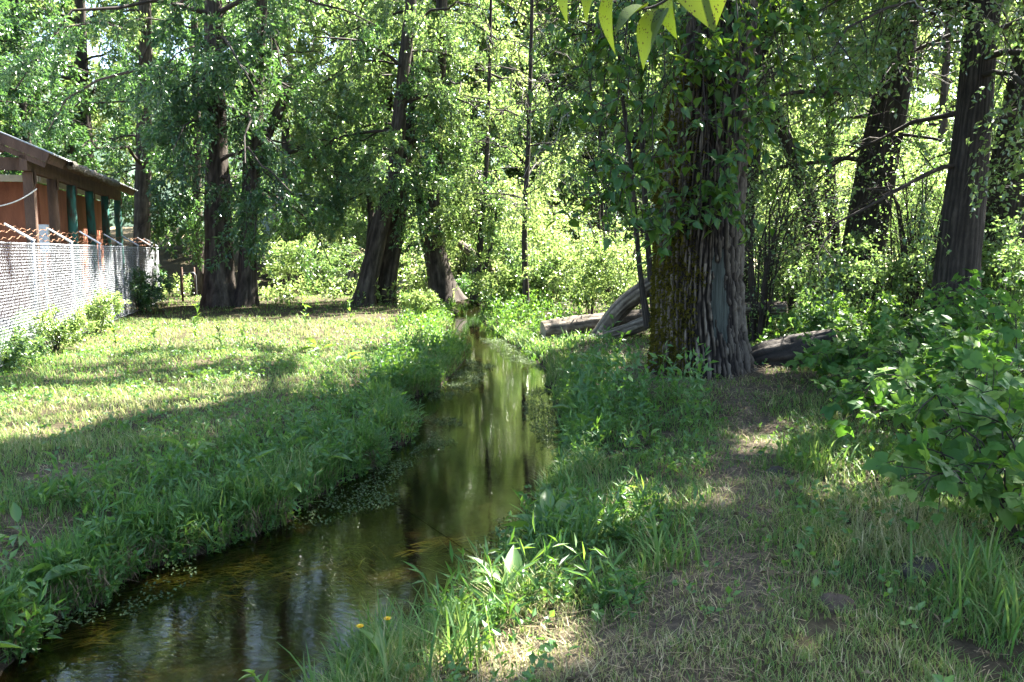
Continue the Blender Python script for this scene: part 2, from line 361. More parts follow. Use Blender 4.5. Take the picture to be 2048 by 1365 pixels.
def in_sun(p, zmin=1.3):                              # True for points of foliage that would shade a sunny patch
    p = np.asarray(p); g = p[..., :2] - SUN[:2]*(p[..., 2:]/SUN[2])
    gx_ = g[..., 0] + (fbm(g[..., 0]*2.5, g[..., 1]*2.5, 1.5)-.5)*.3; gy_ = g[..., 1] + (fbm(g[..., 0]*2.5, g[..., 1]*2.5, 9.5)-.5)*.3
    m = np.zeros(gx_.shape, bool)
    for q in LIT: m |= inpoly(gx_, gy_, q)
    return m & (p[..., 2] > zmin)

# ------------------------------------------------------------------ foliage
def kids(rg, Pt, n, t0, t1, ang, L, droop, K, lift=0.0, taper=True):   # n child shoots on every polyline
    N, K0, _ = Pt.shape
    t = rg.uniform(t0, t1, (N, n)); f = t*(K0-1); i = np.minimum(f.astype(int), K0-2); w = (f-i)[..., None]
    ar = np.arange(N)[:, None]; p = Pt[ar, i]*(1-w) + Pt[ar, i+1]*w; T = nrm(Pt[ar, i+1]-Pt[ar, i])
    r = rg.normal(size=(N, n, 3)); r -= (r*T).sum(-1, keepdims=True)*T; r = nrm(r)
    a = rg.uniform(ang[0], ang[1], (N, n, 1)); d = nrm(T*np.cos(a) + r*np.sin(a) + np.array([0, 0, lift]))
    l = rg.uniform(L[0], L[1], (N, n, 1))
    if taper: l = l*(1.15-.55*t[..., None])
    s = np.linspace(0, 1, K)
    wob = rg.normal(0, .05, (N, n, K, 3))*l[..., None]*s[:, None]
    q = p[:, :, None] + d[:, :, None]*l[:, :, None]*s[:, None] + np.array([0, 0, -1.])*droop*l[:, :, None]*(s**2)[:, None] + wob
    return q.reshape(N*n, K, 3)

def leaves(mb, rg, Tw, n, L, Wd, t0=.1, flat=.6, down=.25, prune=None, vbase=.5, rich=False):
    N, K, _ = Tw.shape
    t = (np.linspace(t0, 1, n)[None] + rg.uniform(-.06, .06, (N, n))).clip(0, .999); f = t*(K-1); i = np.minimum(f.astype(int), K-2); w = (f-i)[..., None]
    ar = np.arange(N)[:, None]; p = (Tw[ar, i]*(1-w) + Tw[ar, i+1]*w); T = nrm(Tw[ar, i+1]-Tw[ar, i])
    vv = np.broadcast_to(vbase if np.ndim(vbase) == 0 else np.asarray(vbase)[:, None], (N, n))
    p = p.reshape(-1, 3); T = T.reshape(-1, 3); vv = vv.reshape(-1)
    if prune is not None:
        keep = ~prune(p); p, T, vv = p[keep], T[keep], vv[keep]
    m = len(p)
    if m == 0: return
    r = rg.normal(size=(m, 3)); d = nrm(T*.7 + nrm(r)*.9 + np.array([0, 0, -down]))
    up = nrm(np.array([0, 0, 1.])*flat + rg.normal(size=(m, 3))*.55)
    s = nrm(np.cross(d, up)); u = np.cross(s, d)
    l = L*rg.uniform(.65, 1.25, (m, 1)); wd = Wd*rg.uniform(.75, 1.2, (m, 1))
    v = np.clip(vv + rg.normal(0, .2, m), 0, 1)
    p = p + d*l*.15
    if not rich:
        V = np.stack([p, p + d*l*.42 + s*wd*.5 + u*wd*.14, p + d*l - u*l*.10, p + d*l*.42 - s*wd*.5 + u*wd*.14], 1)
        F = np.arange(m*4).reshape(m, 4); mb.add(V.reshape(-1, 3), F, np.repeat(v, 4))
    else:                                              # heart-shaped blade folded on its midrib
        V = np.stack([p, p+d*l*.10+s*wd*.34+u*wd*.08, p+d*l*.34+s*wd*.5+u*wd*.12, p+d*l*.7+s*wd*.24+u*wd*.02, p+d*l-u*l*.16,
                      p+d*l*.7-s*wd*.24+u*wd*.02, p+d*l*.34-s*wd*.5+u*wd*.12, p+d*l*.10-s*wd*.34+u*wd*.08, p+d*l*.5], 1)
        b = np.arange(m)[:, None]*9
        F = np.concatenate([b+np.array([q]) for q in ([0, 8, 2, 1], [8, 4, 3, 2], [0, 7, 6, 8], [8, 6, 5, 4])])
        mb.add(V.reshape(-1, 3), F, np.repeat(v, 9))

def bark_tube(mb, pts, rad, n, sides, amp, seed, flare=0.0, freq=9, va=.5):
    q = smooth_path(np.c_[pts, rad], n); Pt, R = q[:, :3], q[:, 3]
    T = nrm(np.gradient(Pt, axis=0)); ref = np.array([0, 1., 0])
    A1 = nrm(np.cross(T, ref)); A2 = np.cross(T, A1)
    th = np.arange(sides)*2*np.pi/sides; s = np.concatenate([[0], np.cumsum(np.linalg.norm(np.diff(Pt, axis=0), axis=1))])
    TH, S = np.meshgrid(th, s); c, sn = np.cos(TH), np.sin(TH)
    rr = R[:, None]
    warp = fbm(c*2+seed, sn*2, S*1.2)*5
    rid = np.abs(np.sin(freq*TH + warp + 2.2*fbm(c*6, sn*6+seed, S*3)))
    big = fbm(c*1.3+seed*3, sn*1.3, S*.7)-.5
    fl = flare*np.exp(-S/.35)*(1 + .7*np.sin(TH*5+seed*2) + .3*np.sin(TH*3+seed))
    r = rr*(1 + .30*big) + amp*(rid-.5) + rr*fl
    V = Pt[:, None] + r[..., None]*(c[..., None]*A1[:, None] + sn[..., None]*A2[:, None])
    ii = np.arange(n*sides).reshape(n, sides); nx = np.roll(ii, -1, 1)
    mb.add(V.reshape(-1, 3), np.stack([ii[:-1], nx[:-1], nx[1:], ii[1:]], -1).reshape(-1, 4), np.clip(rid*.8 + (fbm(c*4, sn*4+seed, S*4)-.5)*.9, 0, 1).ravel())
    return Pt, R

def px_trunk(spec, z0=0.0, Y=None, top=None, ylean=0.0):   # [(px,py,width)...] -> world points and radii at the depth of the foot
    if Y is None: Y = P(spec[0][0], spec[0][1], z0)[1]
    pts, rad = [], []
    for k, (px, py, w) in enumerate(spec):
        p = at(px, py, Y + ylean*k); pts.append(p); rad.append(w/2/FPX*(Y + ylean*k))
    pts[0] = pts[0] - np.array([0, 0, .12])
    if top:                                            # goes on above the frame
        d = nrm(pts[-1]-pts[-2]); d = nrm(d + np.array([0, 0, .5]))
        h = top - pts[-1][2]
        pts.append(pts[-1] + d*h*.5); rad.append(rad[-1]*.75); pts.append(pts[-1] + d*h*.5); rad.append(rad[-1]*.35)
    return np.array(pts), np.array(rad)

def tree(name, label, trunks, crown, mat='leaf_mid', bark='bark', seed=1, group=None, sides=28, dead=0, trunk_n=70, amp=.018, freq=9, flare=.25):
    rg = rng_(seed); loc = trunks[0][0][0].copy()
    root = thing(name, label, 'tree', loc, group)
    brs, tws = MB(), MB(); lf = MB(); allB = []
    for k, (pts, rad) in enumerate(trunks):
        t = MB(); Pt, R = bark_tube(t, pts, rad, trunk_n, sides, min(amp, rad[0]*.12), seed+k*.37, flare if k == 0 else flare*.6, freq)
        part(root, 'trunk', t, M[bark], True)
        c = crown[k] if isinstance(crown, list) else crown
        if not c: continue
        n = c['n']; zz = np.linspace(c['z'][0], c['z'][1], n) + rg.uniform(-.3, .3, n)
        i = np.array([np.argmin(np.abs(Pt[:, 2]-z)) for z in zz]); p0 = Pt[i]
        az = np.arange(n)*2.399 + rg.uniform(0, 6.28) + rg.uniform(-.4, .4, n)
        if 'bias' in c: az = c['bias'] + (((az + np.pi) % (2*np.pi)) - np.pi)*c.get('spread', .5)
        up = rg.uniform(*c.get('up', (.1, .7)), n); d = nrm(np.stack([np.cos(az), np.sin(az), np.tan(up)], 1))
        l = rg.uniform(*c['L'], n)*(1-.35*np.linspace(0, 1, n)**2)
        s = np.linspace(0, 1, 7)
        B = p0[:, None] + d[:, None]*l[:, None, None]*s[:, None] - np.array([0, 0, 1.])*(c.get('droop', .35)*l)[:, None, None]*(s**2)[:, None] + rg.normal(0, .035, (n, 7, 3))*l[:, None, None]*s[:, None]
        dB_ = B[..., :2] - np.array([-10.22, 17.0]); uB_ = dB_ @ np.array([-.2785, .9604]); vB_ = dB_ @ np.array([-.9604, -.2785])
        kb_ = ~((uB_ > -2) & (uB_ < 9.0) & (vB_ > -1.0) & (vB_ < 8) & (B[..., 2] < 4.6)).any(1); B, l, i = B[kb_], l[kb_], i[kb_]; n = len(B)
        r0 = np.minimum(R[i]*.4, .012 + .011*l); allB.append(B)
        tubes(brs, B, r0[:, None]*np.linspace(1, .22, 7)[None], 6)
        C = kids(rg, B, c.get('nb', 8), .18, 1, (.5, 1.1), c.get('bL', (1.0, 2.0)), c.get('bdroop', .35), 5)
        tubes(brs, C[:, ::2], np.linspace(.012, .004, 3)[None]*np.ones((len(C), 1)), 3)
        D = kids(rg, C, c.get('nt', 9), .1, 1, (.4, 1.0), c.get('tL', (.4, .8)), c.get('tdroop', .4), 4)
        dv_ = D[:, 3, :2] - np.array([-10.22, 17.0]); uu_ = dv_ @ np.array([-.2785, .9604]); vw_ = dv_ @ np.array([-.9604, -.2785])
        D = D[~((uu_ > -2) & (uu_ < 9.0) & (vw_ > -1.4) & (vw_ < 8) & (D[:, 3, 2] < 5.0))]      # boughs cut back around the shed
        if c.get('prune', True):
            D = D[~(in_sun(D[:, 1]) & in_sun(D[:, 3]))]
        E = D[::4]; tubes(tws, E[:, ::3], np.linspace(.005, .003, 2)[None]*np.ones((len(E), 1)), 3)
        vb = .2 + .6*fbm(D[:, 0, 0]*.9, D[:, 0, 1]*.9, D[:, 0, 2]*.9 + seed)
        leaves(lf, rg, D, c.get('nl', 12), c['leaf'][0], c['leaf'][1], .1, c.get('flat', .6), c.get('down', .25), in_sun if c.get('prune', True) else None, vb)
    if dead:
        B = np.concatenate(allB); sel = rg.integers(0, len(B), dead)
        DB = kids(rg, B[sel], 1, .05, .6, (.4, 1.2), (1.2, 2.4), .5, 6); DT = kids(rg, DB, 6, .2, 1, (.4, .9), (.3, .8), .3, 4)
        m = MB(); tubes(m, DB, np.linspace(.012, .003, 6)[None]*np.ones((len(DB), 1)), 4); tubes(m, DT, np.linspace(.005, .002, 4)[None]*np.ones((len(DT), 1)), 3)
        part(root, 'dead_twigs', m, M['pale_twig'], kind='stuff')
    if brs.n: part(root, 'branches', brs, M['twig'], True, kind='stuff')
    if tws.n: part(root, 'twigs', tws, M['twig'], kind='stuff')
    if lf.n: part(root, 'crown', lf, M[mat], kind='stuff')
    return root

def bush(name, label, loc, h, r, nst, mat, seed, leaf=(.09, .05), group=None, cat='bush', nb=6, nt=6, nl=9, lean=(0, 0), prune=False, bare=.15, stem_r=.012, flat=.6):
    rg = rng_(seed); loc = np.asarray(loc, float); root = thing(name, label, cat, loc, group)
    az = rg.uniform(0, 2*np.pi, nst); rr = r*rg.uniform(.3, 1, nst); hh = h*rg.uniform(.6, 1.05, nst)
    s = np.linspace(0, 1, 7); base = loc + np.stack([np.cos(az), np.sin(az), np.zeros(nst)], 1)*(r*.25*rg.uniform(0, 1, (nst, 1)))
    tip = np.stack([np.cos(az)*rr + lean[0], np.sin(az)*rr + lean[1], hh], 1)
    S = base[:, None] + tip[:, None]*np.stack([s**1.4, s**1.4, np.sin(s*np.pi*.5)], 1)[None] + rg.normal(0, .025, (nst, 7, 3))*h*s[:, None]
    st, lf = MB(), MB()
    tubes(st, S, stem_r*rg.uniform(.7, 1.3, (nst, 1))*np.linspace(1, .3, 7)[None], 5)
    C = kids(rg, S, nb, bare, 1, (.4, 1.1), (h*.22, h*.42), .2, 4)
    tubes(st, C, np.linspace(.006, .003, 4)[None]*np.ones((len(C), 1)), 3)
    D = kids(rg, C, nt, .1, 1, (.3, 1.0), (h*.10+.08, h*.18+.12), .3, 3)
    if prune: D = D[~in_sun(D[:, 1])]
    vb = .2 + .6*fbm(D[:, 0, 0]*2, D[:, 0, 1]*2, D[:, 0, 2]*2 + seed)
    leaves(lf, rg, D, nl, leaf[0], leaf[1], .1, flat, .15, None, vb)
    part(root, 'stems', st, M['twig'], kind='stuff'); part(root, 'foliage', lf, M[mat], kind='stuff')
    return root
# ------------------------------------------------------------------ shed behind the fence
U = nrm(np.array([-.290, 1.0, 0])); Vv = np.array([-U[1], U[0], 0]); Zz = np.array([0, 0, 1.])      # along the side, into the shed, up
S0 = at(66, 480, 17.0); S0[2] = 0
def sh(u, v, z): return S0 + U*u + Vv*v + Zz*z
M['shed_wall'] = plain('shed_wall', (.215, .078, .042), .85, .32, 3, .2, 60, stretch=(1, 1, .3))
M['shed_brown'] = plain('shed_brown', (.085, .050, .034), .85, .4, 5, .5, 40, stretch=(1, 1, .3))
M['shed_white'] = plain('shed_white', (.55, .52, .46), .7, .15, 6)
M['shed_teal'] = plain('shed_teal', (0, 0, 0), .75, .3, 9, .5, 30, stretch=(1, 1, .25), cols=[(.35, (.045, .035, .025)), (.5, (.03, .10, .085)), (.75, (.025, .16, .13))])
M['roof_metal'] = plain('roof_metal', (.55, .56, .56), .45, .15, 4, metal=.3)
M['galv'] = plain('galv', (.42, .44, .47), .42, .12, 20, metal=.35, spec=.5)
M['post_grey'] = plain('post_grey', (.15, .155, .16), .55, .2, 14, metal=.2)
M['rusty'] = plain('rusty', (.16, .075, .04), .85, .4, 30)
M['dark_metal'] = plain('dark_metal', (.04, .04, .042), .6, .2, 20)
M['litter'] = plain('litter', (.13, .115, .095), .95, .5, 30, .8, 40)
shed = thing('shed', 'rust-orange shed with a porch of timber posts behind the chain-link fence', 'shed', S0)
rg = rng_(11)
pu = [0, 1.77, 3.54, 5.6, 7.6, 9.56]
for k, u in enumerate(pu):
    mb = MB()
    if k == 0: box(mb, sh(u, 0, 1.66), U*.095, Vv*.095, Zz*1.66)
    else:
        pts = np.array([[sh(u, 0, z) for z in np.linspace(0, 3.32, 8)]]); pts[:, :, :2] += rg.normal(0, .006, (1, 8, 2))
        tubes(mb, pts, np.linspace(.125, .105, 8)[None], 14, cap=True)
    po = part(shed, 'post', mb, M['shed_brown'] if k < 2 else M['shed_teal'], k > 0)
    mb = MB(); box(mb, sh(u, -.125, 3.22), U*.05, Vv*.008, Zz*.14); part(shed, 'bracket', mb, M['shed_brown'], parent=po)
mb = MB(); box(mb, sh(4.75, 0, 3.48), U*5.1, Vv*.07, Zz*.155); part(shed, 'eave_beam', mb, M['shed_brown'])
mb = MB(); box(mb, sh(-.02, 3.1, 3.48), U*.06, Vv*3.0, Zz*.13); part(shed, 'gable_beam', mb, M['shed_brown'])
sl_ = nrm(Vv + Zz*.43); up_ = np.cross(sl_, U); up_ = up_ if up_[2] > 0 else -up_
def roofp(u, w, h): return sh(u, -.5, 3.66) + sl_*w + up_*h + U*0
mb = MB()                                              # corrugated sheet
nu = 170; uu = np.linspace(-.38, 10.0, nu); top = []
for h in (.045, .03):
    top.append(np.array([[roofp(u, w, h + .012*np.cos(k*1.9)) for w in (-.06, 2.5, 5.2)] for k, u in enumerate(uu)]))
Vr = np.concatenate([t.reshape(-1, 3) for t in top]); i0 = np.arange(nu*3).reshape(nu, 3)
q = lambda a: np.stack([a[:-1, :-1], a[1:, :-1], a[1:, 1:], a[:-1, 1:]], -1).reshape(-1, 4)
n3 = nu*3; side = np.stack([i0[:-1, 0], i0[1:, 0], i0[1:, 0]+n3, i0[:-1, 0]+n3], -1); s2 = np.array([[i0[0, 0], i0[0, 1], i0[0, 1]+n3, i0[0, 0]+n3], [i0[0, 1], i0[0, 2], i0[0, 2]+n3, i0[0, 1]+n3]])
mb.add(Vr, np.concatenate([q(i0), q(i0)[:, ::-1] + n3, side, s2])); roof = part(shed, 'roof', mb, M['roof_metal'], True)
for k, (h, t) in enumerate([(-.075, .10), (-.235, .055)]):
    mb = MB(); box(mb, roofp(-.36+.03*k, 2.55, h), U*.02, sl_*2.55, up_*t); part(shed, 'barge_board', mb, M['shed_brown'], parent=roof)
mb = MB(); box(mb, roofp(4.85, .03, -.085), U*5.1, sl_*.02, up_*.10); part(shed, 'eave_board', mb, M['shed_brown'], parent=roof)
mb = MB(); uu = np.linspace(1.0, 6.5, 90)
tubes(mb, np.array([[roofp(u, -.09 + rg.normal(0, .01), -.03 + rg.normal(0, .02)) for u in uu]]), (.05+.05*rg.uniform(0, 1, 90))[None], 6); part(shed, 'leaf_litter', mb, M['litter'], parent=roof)
for k in range(4):
    mb = MB(); box(mb, sh(-.1, 1.0 + k*1.22, 3.78 + .12*k), U*.015, Vv*.6, Zz*(.08+.10*k)); part(shed, 'gable_panel', mb, M['shed_brown'])
for k in range(5):
    mb = MB(); box(mb, sh(1.95, .36 + .6 + k*1.214, 1.63), U*.03, Vv*.6, Zz*1.63); part(shed, 'wall_panel', mb, M['shed_wall'])
for k in range(6):
    mb = MB(); box(mb, sh(1.98 + .62 + k*1.244, .36, 1.62), U*.615, Vv*.03, Zz*1.62); part(shed, 'wall_panel', mb, M['shed_wall'])
mb = MB(); box(mb, sh(1.88, 3.3, 3.34), U*.03, Vv*3.0, Zz*.075); part(shed, 'header_board', mb, M['shed_white'])
mb = MB(); box(mb, sh(5.75, .30, 3.34), U*3.75, Vv*.025, Zz*.075); part(shed, 'header_board', mb, M['shed_white'])
mb = MB(); box(mb, sh(4.8, 3.5, .06), U*4.8, Vv*3.6, Zz*.06); part(shed, 'floor_slab', mb, M['litter'])
bx = thing('meter_box', 'pale grey electric meter box by the first shed post', 'meter box', sh(1.2, .1, 1.0))
mb = MB(); box(mb, sh(1.2, .1, 1.95), U*.06, Vv*.11, Zz*.32); part(bx, 'case', mb, M['galv'])
mb = MB(); tubes(mb, np.array([[sh(1.2, .1, z) for z in np.linspace(.12, 1.66, 5)]]), np.full((1, 5), .03), 8); part(bx, 'conduit', mb, M['shed_white'], True)
mb = MB(); a, b = at(74, 378, 16.8), at(-60, 410, 15.9); s = np.linspace(0, 1, 16)[:, None]
cb = a*(1-s) + b*s - Zz*(.28*s*(1-s)*4*.6); tubes(mb, cb[None], np.full((1, 16), .014), 6)
tag(obj('hanging_cable', mb.mesh('hanging_cable', M['shed_white'], smooth=True)), 'white cable sagging from the corner post of the shed', 'cable')

# ------------------------------------------------------------------ chain-link fence
F0 = P(84, 705, 0.0); F0 = np.array([F0[0], F0[1], 0]); FU = nrm(np.array([-.290, 1., 0])); FV = np.array([-FU[1], FU[0], 0])
def fp(u, v, z): return F0 + FU*u + FV*v + Zz*z
fence = thing('chain_link_fence', 'tall galvanised chain-link fence topped with barbed wire arms', 'fence', F0)
fposts = [-5.1, -2.55, 0, 2.5, 5.05, 7.6, 10.1, 12.6, 13.9]
for u in fposts:
    mb = MB(); tubes(mb, np.array([[fp(u, .03, z) for z in (-.1, .9, 1.84)]]), np.full((1, 3), .026), 10, cap=True)
    p_ = part(fence, 'post', mb, M['post_grey'], True)
    mb = MB(); tubes(mb, np.array([[fp(u, 0, 1.83), fp(u, .21, 1.97), fp(u, .42, 2.11)]]), np.array([[.026, .022, .018]]), 6, cap=True); part(fence, 'barb_arm', mb, M['galv'], parent=p_)
mb = MB(); us = np.arange(-5.1, 13.9, .060); zs = np.linspace(.04, 1.80, 78)
zig = np.array([[fp(u + (.029 if j % 2 else -.029), .012*(j % 2), z + .0) for j, z in enumerate(zs)] for u in us])
zig[:, :, :] += rg.normal(0, .002, zig.shape); tubes(mb, zig, np.full(zig.shape[:2], .0028), 3); part(fence, 'wire_mesh', mb, M['galv'], kind='stuff')
for z in (.05, 1.79):
    mb = MB(); tubes(mb, np.array([[fp(u, -.02, z + .012*math.sin(u*2)) for u in np.linspace(-5.1, 13.9, 40)]]), np.full((1, 40), .004), 4); part(fence, 'tension_wire', mb, M['galv'])
for v, z in ((.12, 1.915), (.26, 2.01), (.40, 2.10)):
    pts = []
    for a, b in zip(fposts[:-1], fposts[1:]):
        s = np.linspace(0, 1, 26)[:-1]
        pts += [fp(a+(b-a)*q_, v, z - .12*q_*(1-q_)*4*.5 + .02*math.sin(q_*40+a) + rg.normal(0, .006)) for q_ in s]
    mb = MB(); pts = np.array(pts); tubes(mb, pts[None], np.full((1, len(pts)), .0055), 4)
    bs_ = pts[::2]; e = nrm(rg.normal(size=bs_.shape))*.028; tubes(mb, np.stack([bs_-e, bs_+e], 1), np.full((len(bs_), 2), .003), 3)
    part(fence, 'barbed_wire', mb, M['rusty'])
def stake(px, py, px2, py2, r, mat, label, name='stake', cat='stake'):
    a = P(px, py); b = at(px2, py2, a[1]); mb = MB(); tubes(mb, np.array([[a-Zz*.1, (a+b)/2, b]]), np.full((1, 3), r), 7, cap=True)
    return tag(obj(name, mb.mesh(name, M[mat], a, True), None, a), label, cat)
stake(200, 658, 212, 610, .022, 'rusty', 'rusty iron stake leaning among the brambles at the fence')
stake(366, 604, 363, 535, .035, 'shed_brown', 'thin wooden stake left of the small field gate', 'wooden_stake')
stake(391, 592, 388, 535, .035, 'shed_brown', 'thin wooden stake right of the small field gate', 'wooden_stake')
g0 = P(378, 596); gt = thing('field_gate', 'small dark tubular field gate standing past the fence end', 'gate', g0)
w_ = .75; mb = MB()
loop = [g0 + np.array([x, 0, z]) for x, z in [(-.28, .1), (-.28, .8), (-.22, .92), (.22, .92), (.28, .8), (.28, .1)]]
tubes(mb, np.array([loop]), np.full((1, 6), .025), 7); part(gt, 'gate_frame', mb, M['dark_metal'], True)
for z in (.35, .62):
    mb = MB(); tubes(mb, np.array([[g0+np.array([-.28, 0, z]), g0+np.array([.28, 0, z])]]), np.full((1, 2), .015), 6); part(gt, 'rail', mb, M['dark_metal'])
# far pale shed in the field
fs0 = at(545, 505, 48.); fs0[2] = height(fs0[0], fs0[1]); far = thing('field_shed', 'distant pale blue-grey metal shed in the field behind the twin-trunk tree', 'shed', fs0)
M['far_blue'] = plain('far_blue', (.34, .42, .46), .6, .1, 3)
X_ = np.array([1., 0, 0]); Y_ = np.array([0, 1., 0])
for k in range(6):
    mb = MB(); box(mb, fs0 + X_*(-2.5+k) + Zz*1.3, X_*.49, Y_*.04, Zz*1.3); part(far, 'wall_panel', mb, M['far_blue'])
mb = MB(); box(mb, fs0 + Y_*2.05 + Zz*1.28, X_*2.9, Y_*1.95, Zz*1.28); part(far, 'wall', mb, M['far_blue'])
mb = MB(); box(mb, fs0 + Y_*2 + Zz*2.75, X_*3.3, Y_*2.4 + Zz*.15, Zz*.04); part(far, 'roof', mb, M['roof_metal'])
mb = MB(); box(mb, fs0 + X_*-3.15 - Y_*.1 + Zz*1.3, X_*.09, Y_*.09, Zz*1.3); part(far, 'post', mb, M['rusty'])

# ------------------------------------------------------------------ big cottonwood on the right bank
TY = TREE[1]
M['mossy_bark'] = attr_mat('mossy_bark', [(0, (.014, .011, .006)), (.5, (.042, .034, .013)), (1, (.08, .064, .024))], .95, .1, 30, .5, .8)
tspec = [(1402, 742, 200), (1402, 715, 178), (1400, 640, 166), (1399, 560, 163), (1401, 470, 160), (1410, 340, 152), (1428, 170, 140), (1447, 0, 124)]
tp, tr_ = px_trunk(tspec, .12); tp[0, 2] -= .1
tp = np.concatenate([tp, [tp[-1] + np.array([.35, .2, 4]), tp[-1] + np.array([.5, .3, 9]), tp[-1] + np.array([.4, .2, 14])]]); tr_ = np.concatenate([tr_, [.33, .2, .06]])
cw = thing('cottonwood_tree', 'massive cottonwood with deeply furrowed grey bark on the right bank', 'tree', tp[0])
q = smooth_path(np.c_[tp, tr_], 900); zc = q[:, 2]; fine = q[zc < 5.8]; coarse = q[zc >= 5.75][::6]
fine = smooth_path(fine[::max(1, len(fine)//40)], 225)
def hero(q, sides, amp):
    Pt, R = q[:, :3], q[:, 3]; T = nrm(np.gradient(Pt, axis=0)); A1 = nrm(np.cross(T, np.array([0, 1., 0]))); A2 = np.cross(T, A1)
    th = np.arange(sides)*2*np.pi/sides; TH, Z = np.meshgrid(th, Pt[:, 2]); c, s = np.cos(TH), np.sin(TH)
    wz = Z - Pt[0, 2]
    warp = 8*fbm(c*3, s*3, Z*1.0) + 3.4*fbm(c*9, s*9, Z*2.6)
    nA = fbm(c*9, s*9, Z*1.15, 2); nB = noise(c*19+9, s*19, Z*2.6); net = np.minimum(sstep(.0, .085, np.abs(nA-.5)), .35 + .65*sstep(.0, .16, np.abs(nB-.5)))
    rid = 1-np.abs(np.sin(33*TH + warp))**1.6                            # narrow furrows between flat ridges
    rid = (.06 + .94*(1-np.clip((rid-.30)/.55, 0, 1)))*(.30 + .70*net)
    crack = sstep(.52, .62, noise(c*16+3, s*16, Z*9))*.6
    h = rid*(1-crack) + .35*(fbm(c*18, s*18, Z*16)-.5)
    big = fbm(c*1.2+4, s*1.2, Z*.45)-.5
    fl = np.exp(-wz/.34)*.17*(1 + .9*np.sin(TH*4+1.2) + .5*np.sin(TH*7))
    # bare scar where the bark is gone, on the side that faces the water path
    ang = np.angle(np.exp(1j*(TH + np.pi/2*1.0)))
    facing = -(c*A1[:, None, 1] + s*A2[:, None, 1]); lateral = c*A1[:, None, 0] + s*A2[:, None, 0]
    zs_ = (Z-(1.10+.0))/.62; lx = (lateral-.26-.04*np.sin(Z*3))/.27
    scar = ((lx**2 + np.abs(zs_)**3 + (fbm(c*11, s*11, Z*3.2)-.5)*2.1) < .70) & (facing > 0)
    h = np.where(scar, .12 + .05*fbm(c*30, s*30, Z*2), h)
    r = R[:, None]*(1 + .10*big + fl) + amp*(h-.6)
    V = Pt[:, None] + r[..., None]*(c[..., None]*A1[:, None] + s[..., None]*A2[:, None])
    return V, h, scar, lateral, facing, Z
V, h, scar, lat, fac, Z = hero(fine, 330, .075); n, sd = h.shape
ii = np.arange(n*sd).reshape(n, sd); nxi = np.roll(ii, -1, 1); F = np.stack([ii[:-1], nxi[:-1], nxi[1:], ii[1:]], -1).reshape(-1, 4)
fs = scar.ravel()[F].all(1)
mossm = (lat < -.56 - .25*np.clip(.9-Z, 0, 1)*0 + .55*(fbm(lat*5, fac*5, Z*2.5)-.5))
mb = MB(); mb.add(V.reshape(-1, 3), F[~fs], np.clip(h*.9 + .05, 0, 1).ravel()); trunk = part(cw, 'trunk', mb, M['cotton_bark'], True)
mb = MB(); mb.add(V.reshape(-1, 3), F[fs]); part(cw, 'bark_scar', mb, M['scar'], True, parent=trunk)['label'] = 'bare grey wood where the bark has gone'
V2, h2, *_ = hero(coarse, 90, .05); ii = np.arange(h2.size).reshape(h2.shape); nxi = np.roll(ii, -1, 1)
mb = MB(); mb.add(V2.reshape(-1, 3), np.stack([ii[:-1], nxi[:-1], nxi[1:], ii[1:]], -1).reshape(-1, 4), h2.ravel()); part(cw, 'trunk', mb, M['cotton_bark'], True)
# mossy second stem fused to the left flank
ms = [(1345, 728, 92), (1336, 650, 58), (1340, 560, 62), (1350, 470, 76), (1356, 380, 80), (1368, 280, 78), (1388, 160, 70), (1402, 40, 58)]
mp_, mr_ = px_trunk(ms, .1, Y=TY+.20); mp_[0, 2] -= .1
mb = MB(); mPt, mR = bark_tube(mb, mp_, mr_, 110, 48, .03, 5.5, .3, 9); stem2 = part(cw, 'trunk', mb, M['mossy_bark'], True)
def moss(Pts, Nrm, rg, L=.022):
    mb = MB(); m = len(Pts); d = nrm(Nrm*.55 + rg.normal(size=(m, 3))*.5 - Zz*.35); s = nrm(np.cross(d, rg.normal(size=(m, 3)))); l = L*rg.uniform(.5, 1.4, (m, 1))
    V = np.stack([Pts - s*l*.35, Pts + s*l*.35, Pts + d*l], 1); v = np.clip(fbm(Pts[:, 0]*6, Pts[:, 1]*6, Pts[:, 2]*6) + rg.normal(0, .18, m), 0, 1)
    mb.add(V.reshape(-1, 3), np.arange(m*3).reshape(m, 3), np.repeat(v, 3)); return mb
rg = rng_(77)
mprob = np.clip((-.22-lat)/.55 + (fbm(lat*4, fac*4, Z*2.2)-.5)*2.2, 0, 1)*(Z < 3.9)*(fac > -.5)
sel = np.flatnonzero(rg.uniform(0, 1, mprob.size) < mprob.ravel()); sel = rg.choice(sel, 15000)
nr = nrm(V.reshape(-1, 3)[sel] - np.repeat(fine[:, :3], sd, 0)[sel]); pa = V.reshape(-1, 3)[sel] + rg.normal(0, .008, (15000, 3))
mv = mb.V[0]; so = rg.choice(len(mv), 30000); cen = np.repeat(mPt, 48, 0)[so]; nr2 = nrm(mv[so]-cen); k2 = (nr2[:, 1] < .35)
pb = mv[so][k2] + rg.normal(0, .012, (k2.sum(), 3)); nb_ = nr2[k2]
part(cw, 'moss', moss(np.concatenate([pa, pb]), np.concatenate([nr, nb_]), rg, .044), M['moss'], kind='stuff')
# roots
for k, (px, py, w) in enumerate([(1322, 745, 40), (1490, 742, 46), (1440, 752, 34), (1370, 752, 34)]):
    e = P(px, py, .0); a = tp[0] + (e-tp[0])*.55 + Zz*.42; a[2] = .45
    mb = MB(); bark_tube(mb, np.array([a, a*.5 + e*.5 - Zz*.10, e - Zz*.02, e + (e-a)*.25 - Zz*.15]), np.array([.13, .12, .08, .03]), 26, 22, .02, k*2.1, 0, 5); part(cw, 'root', mb, M['cotton_bark'], True)
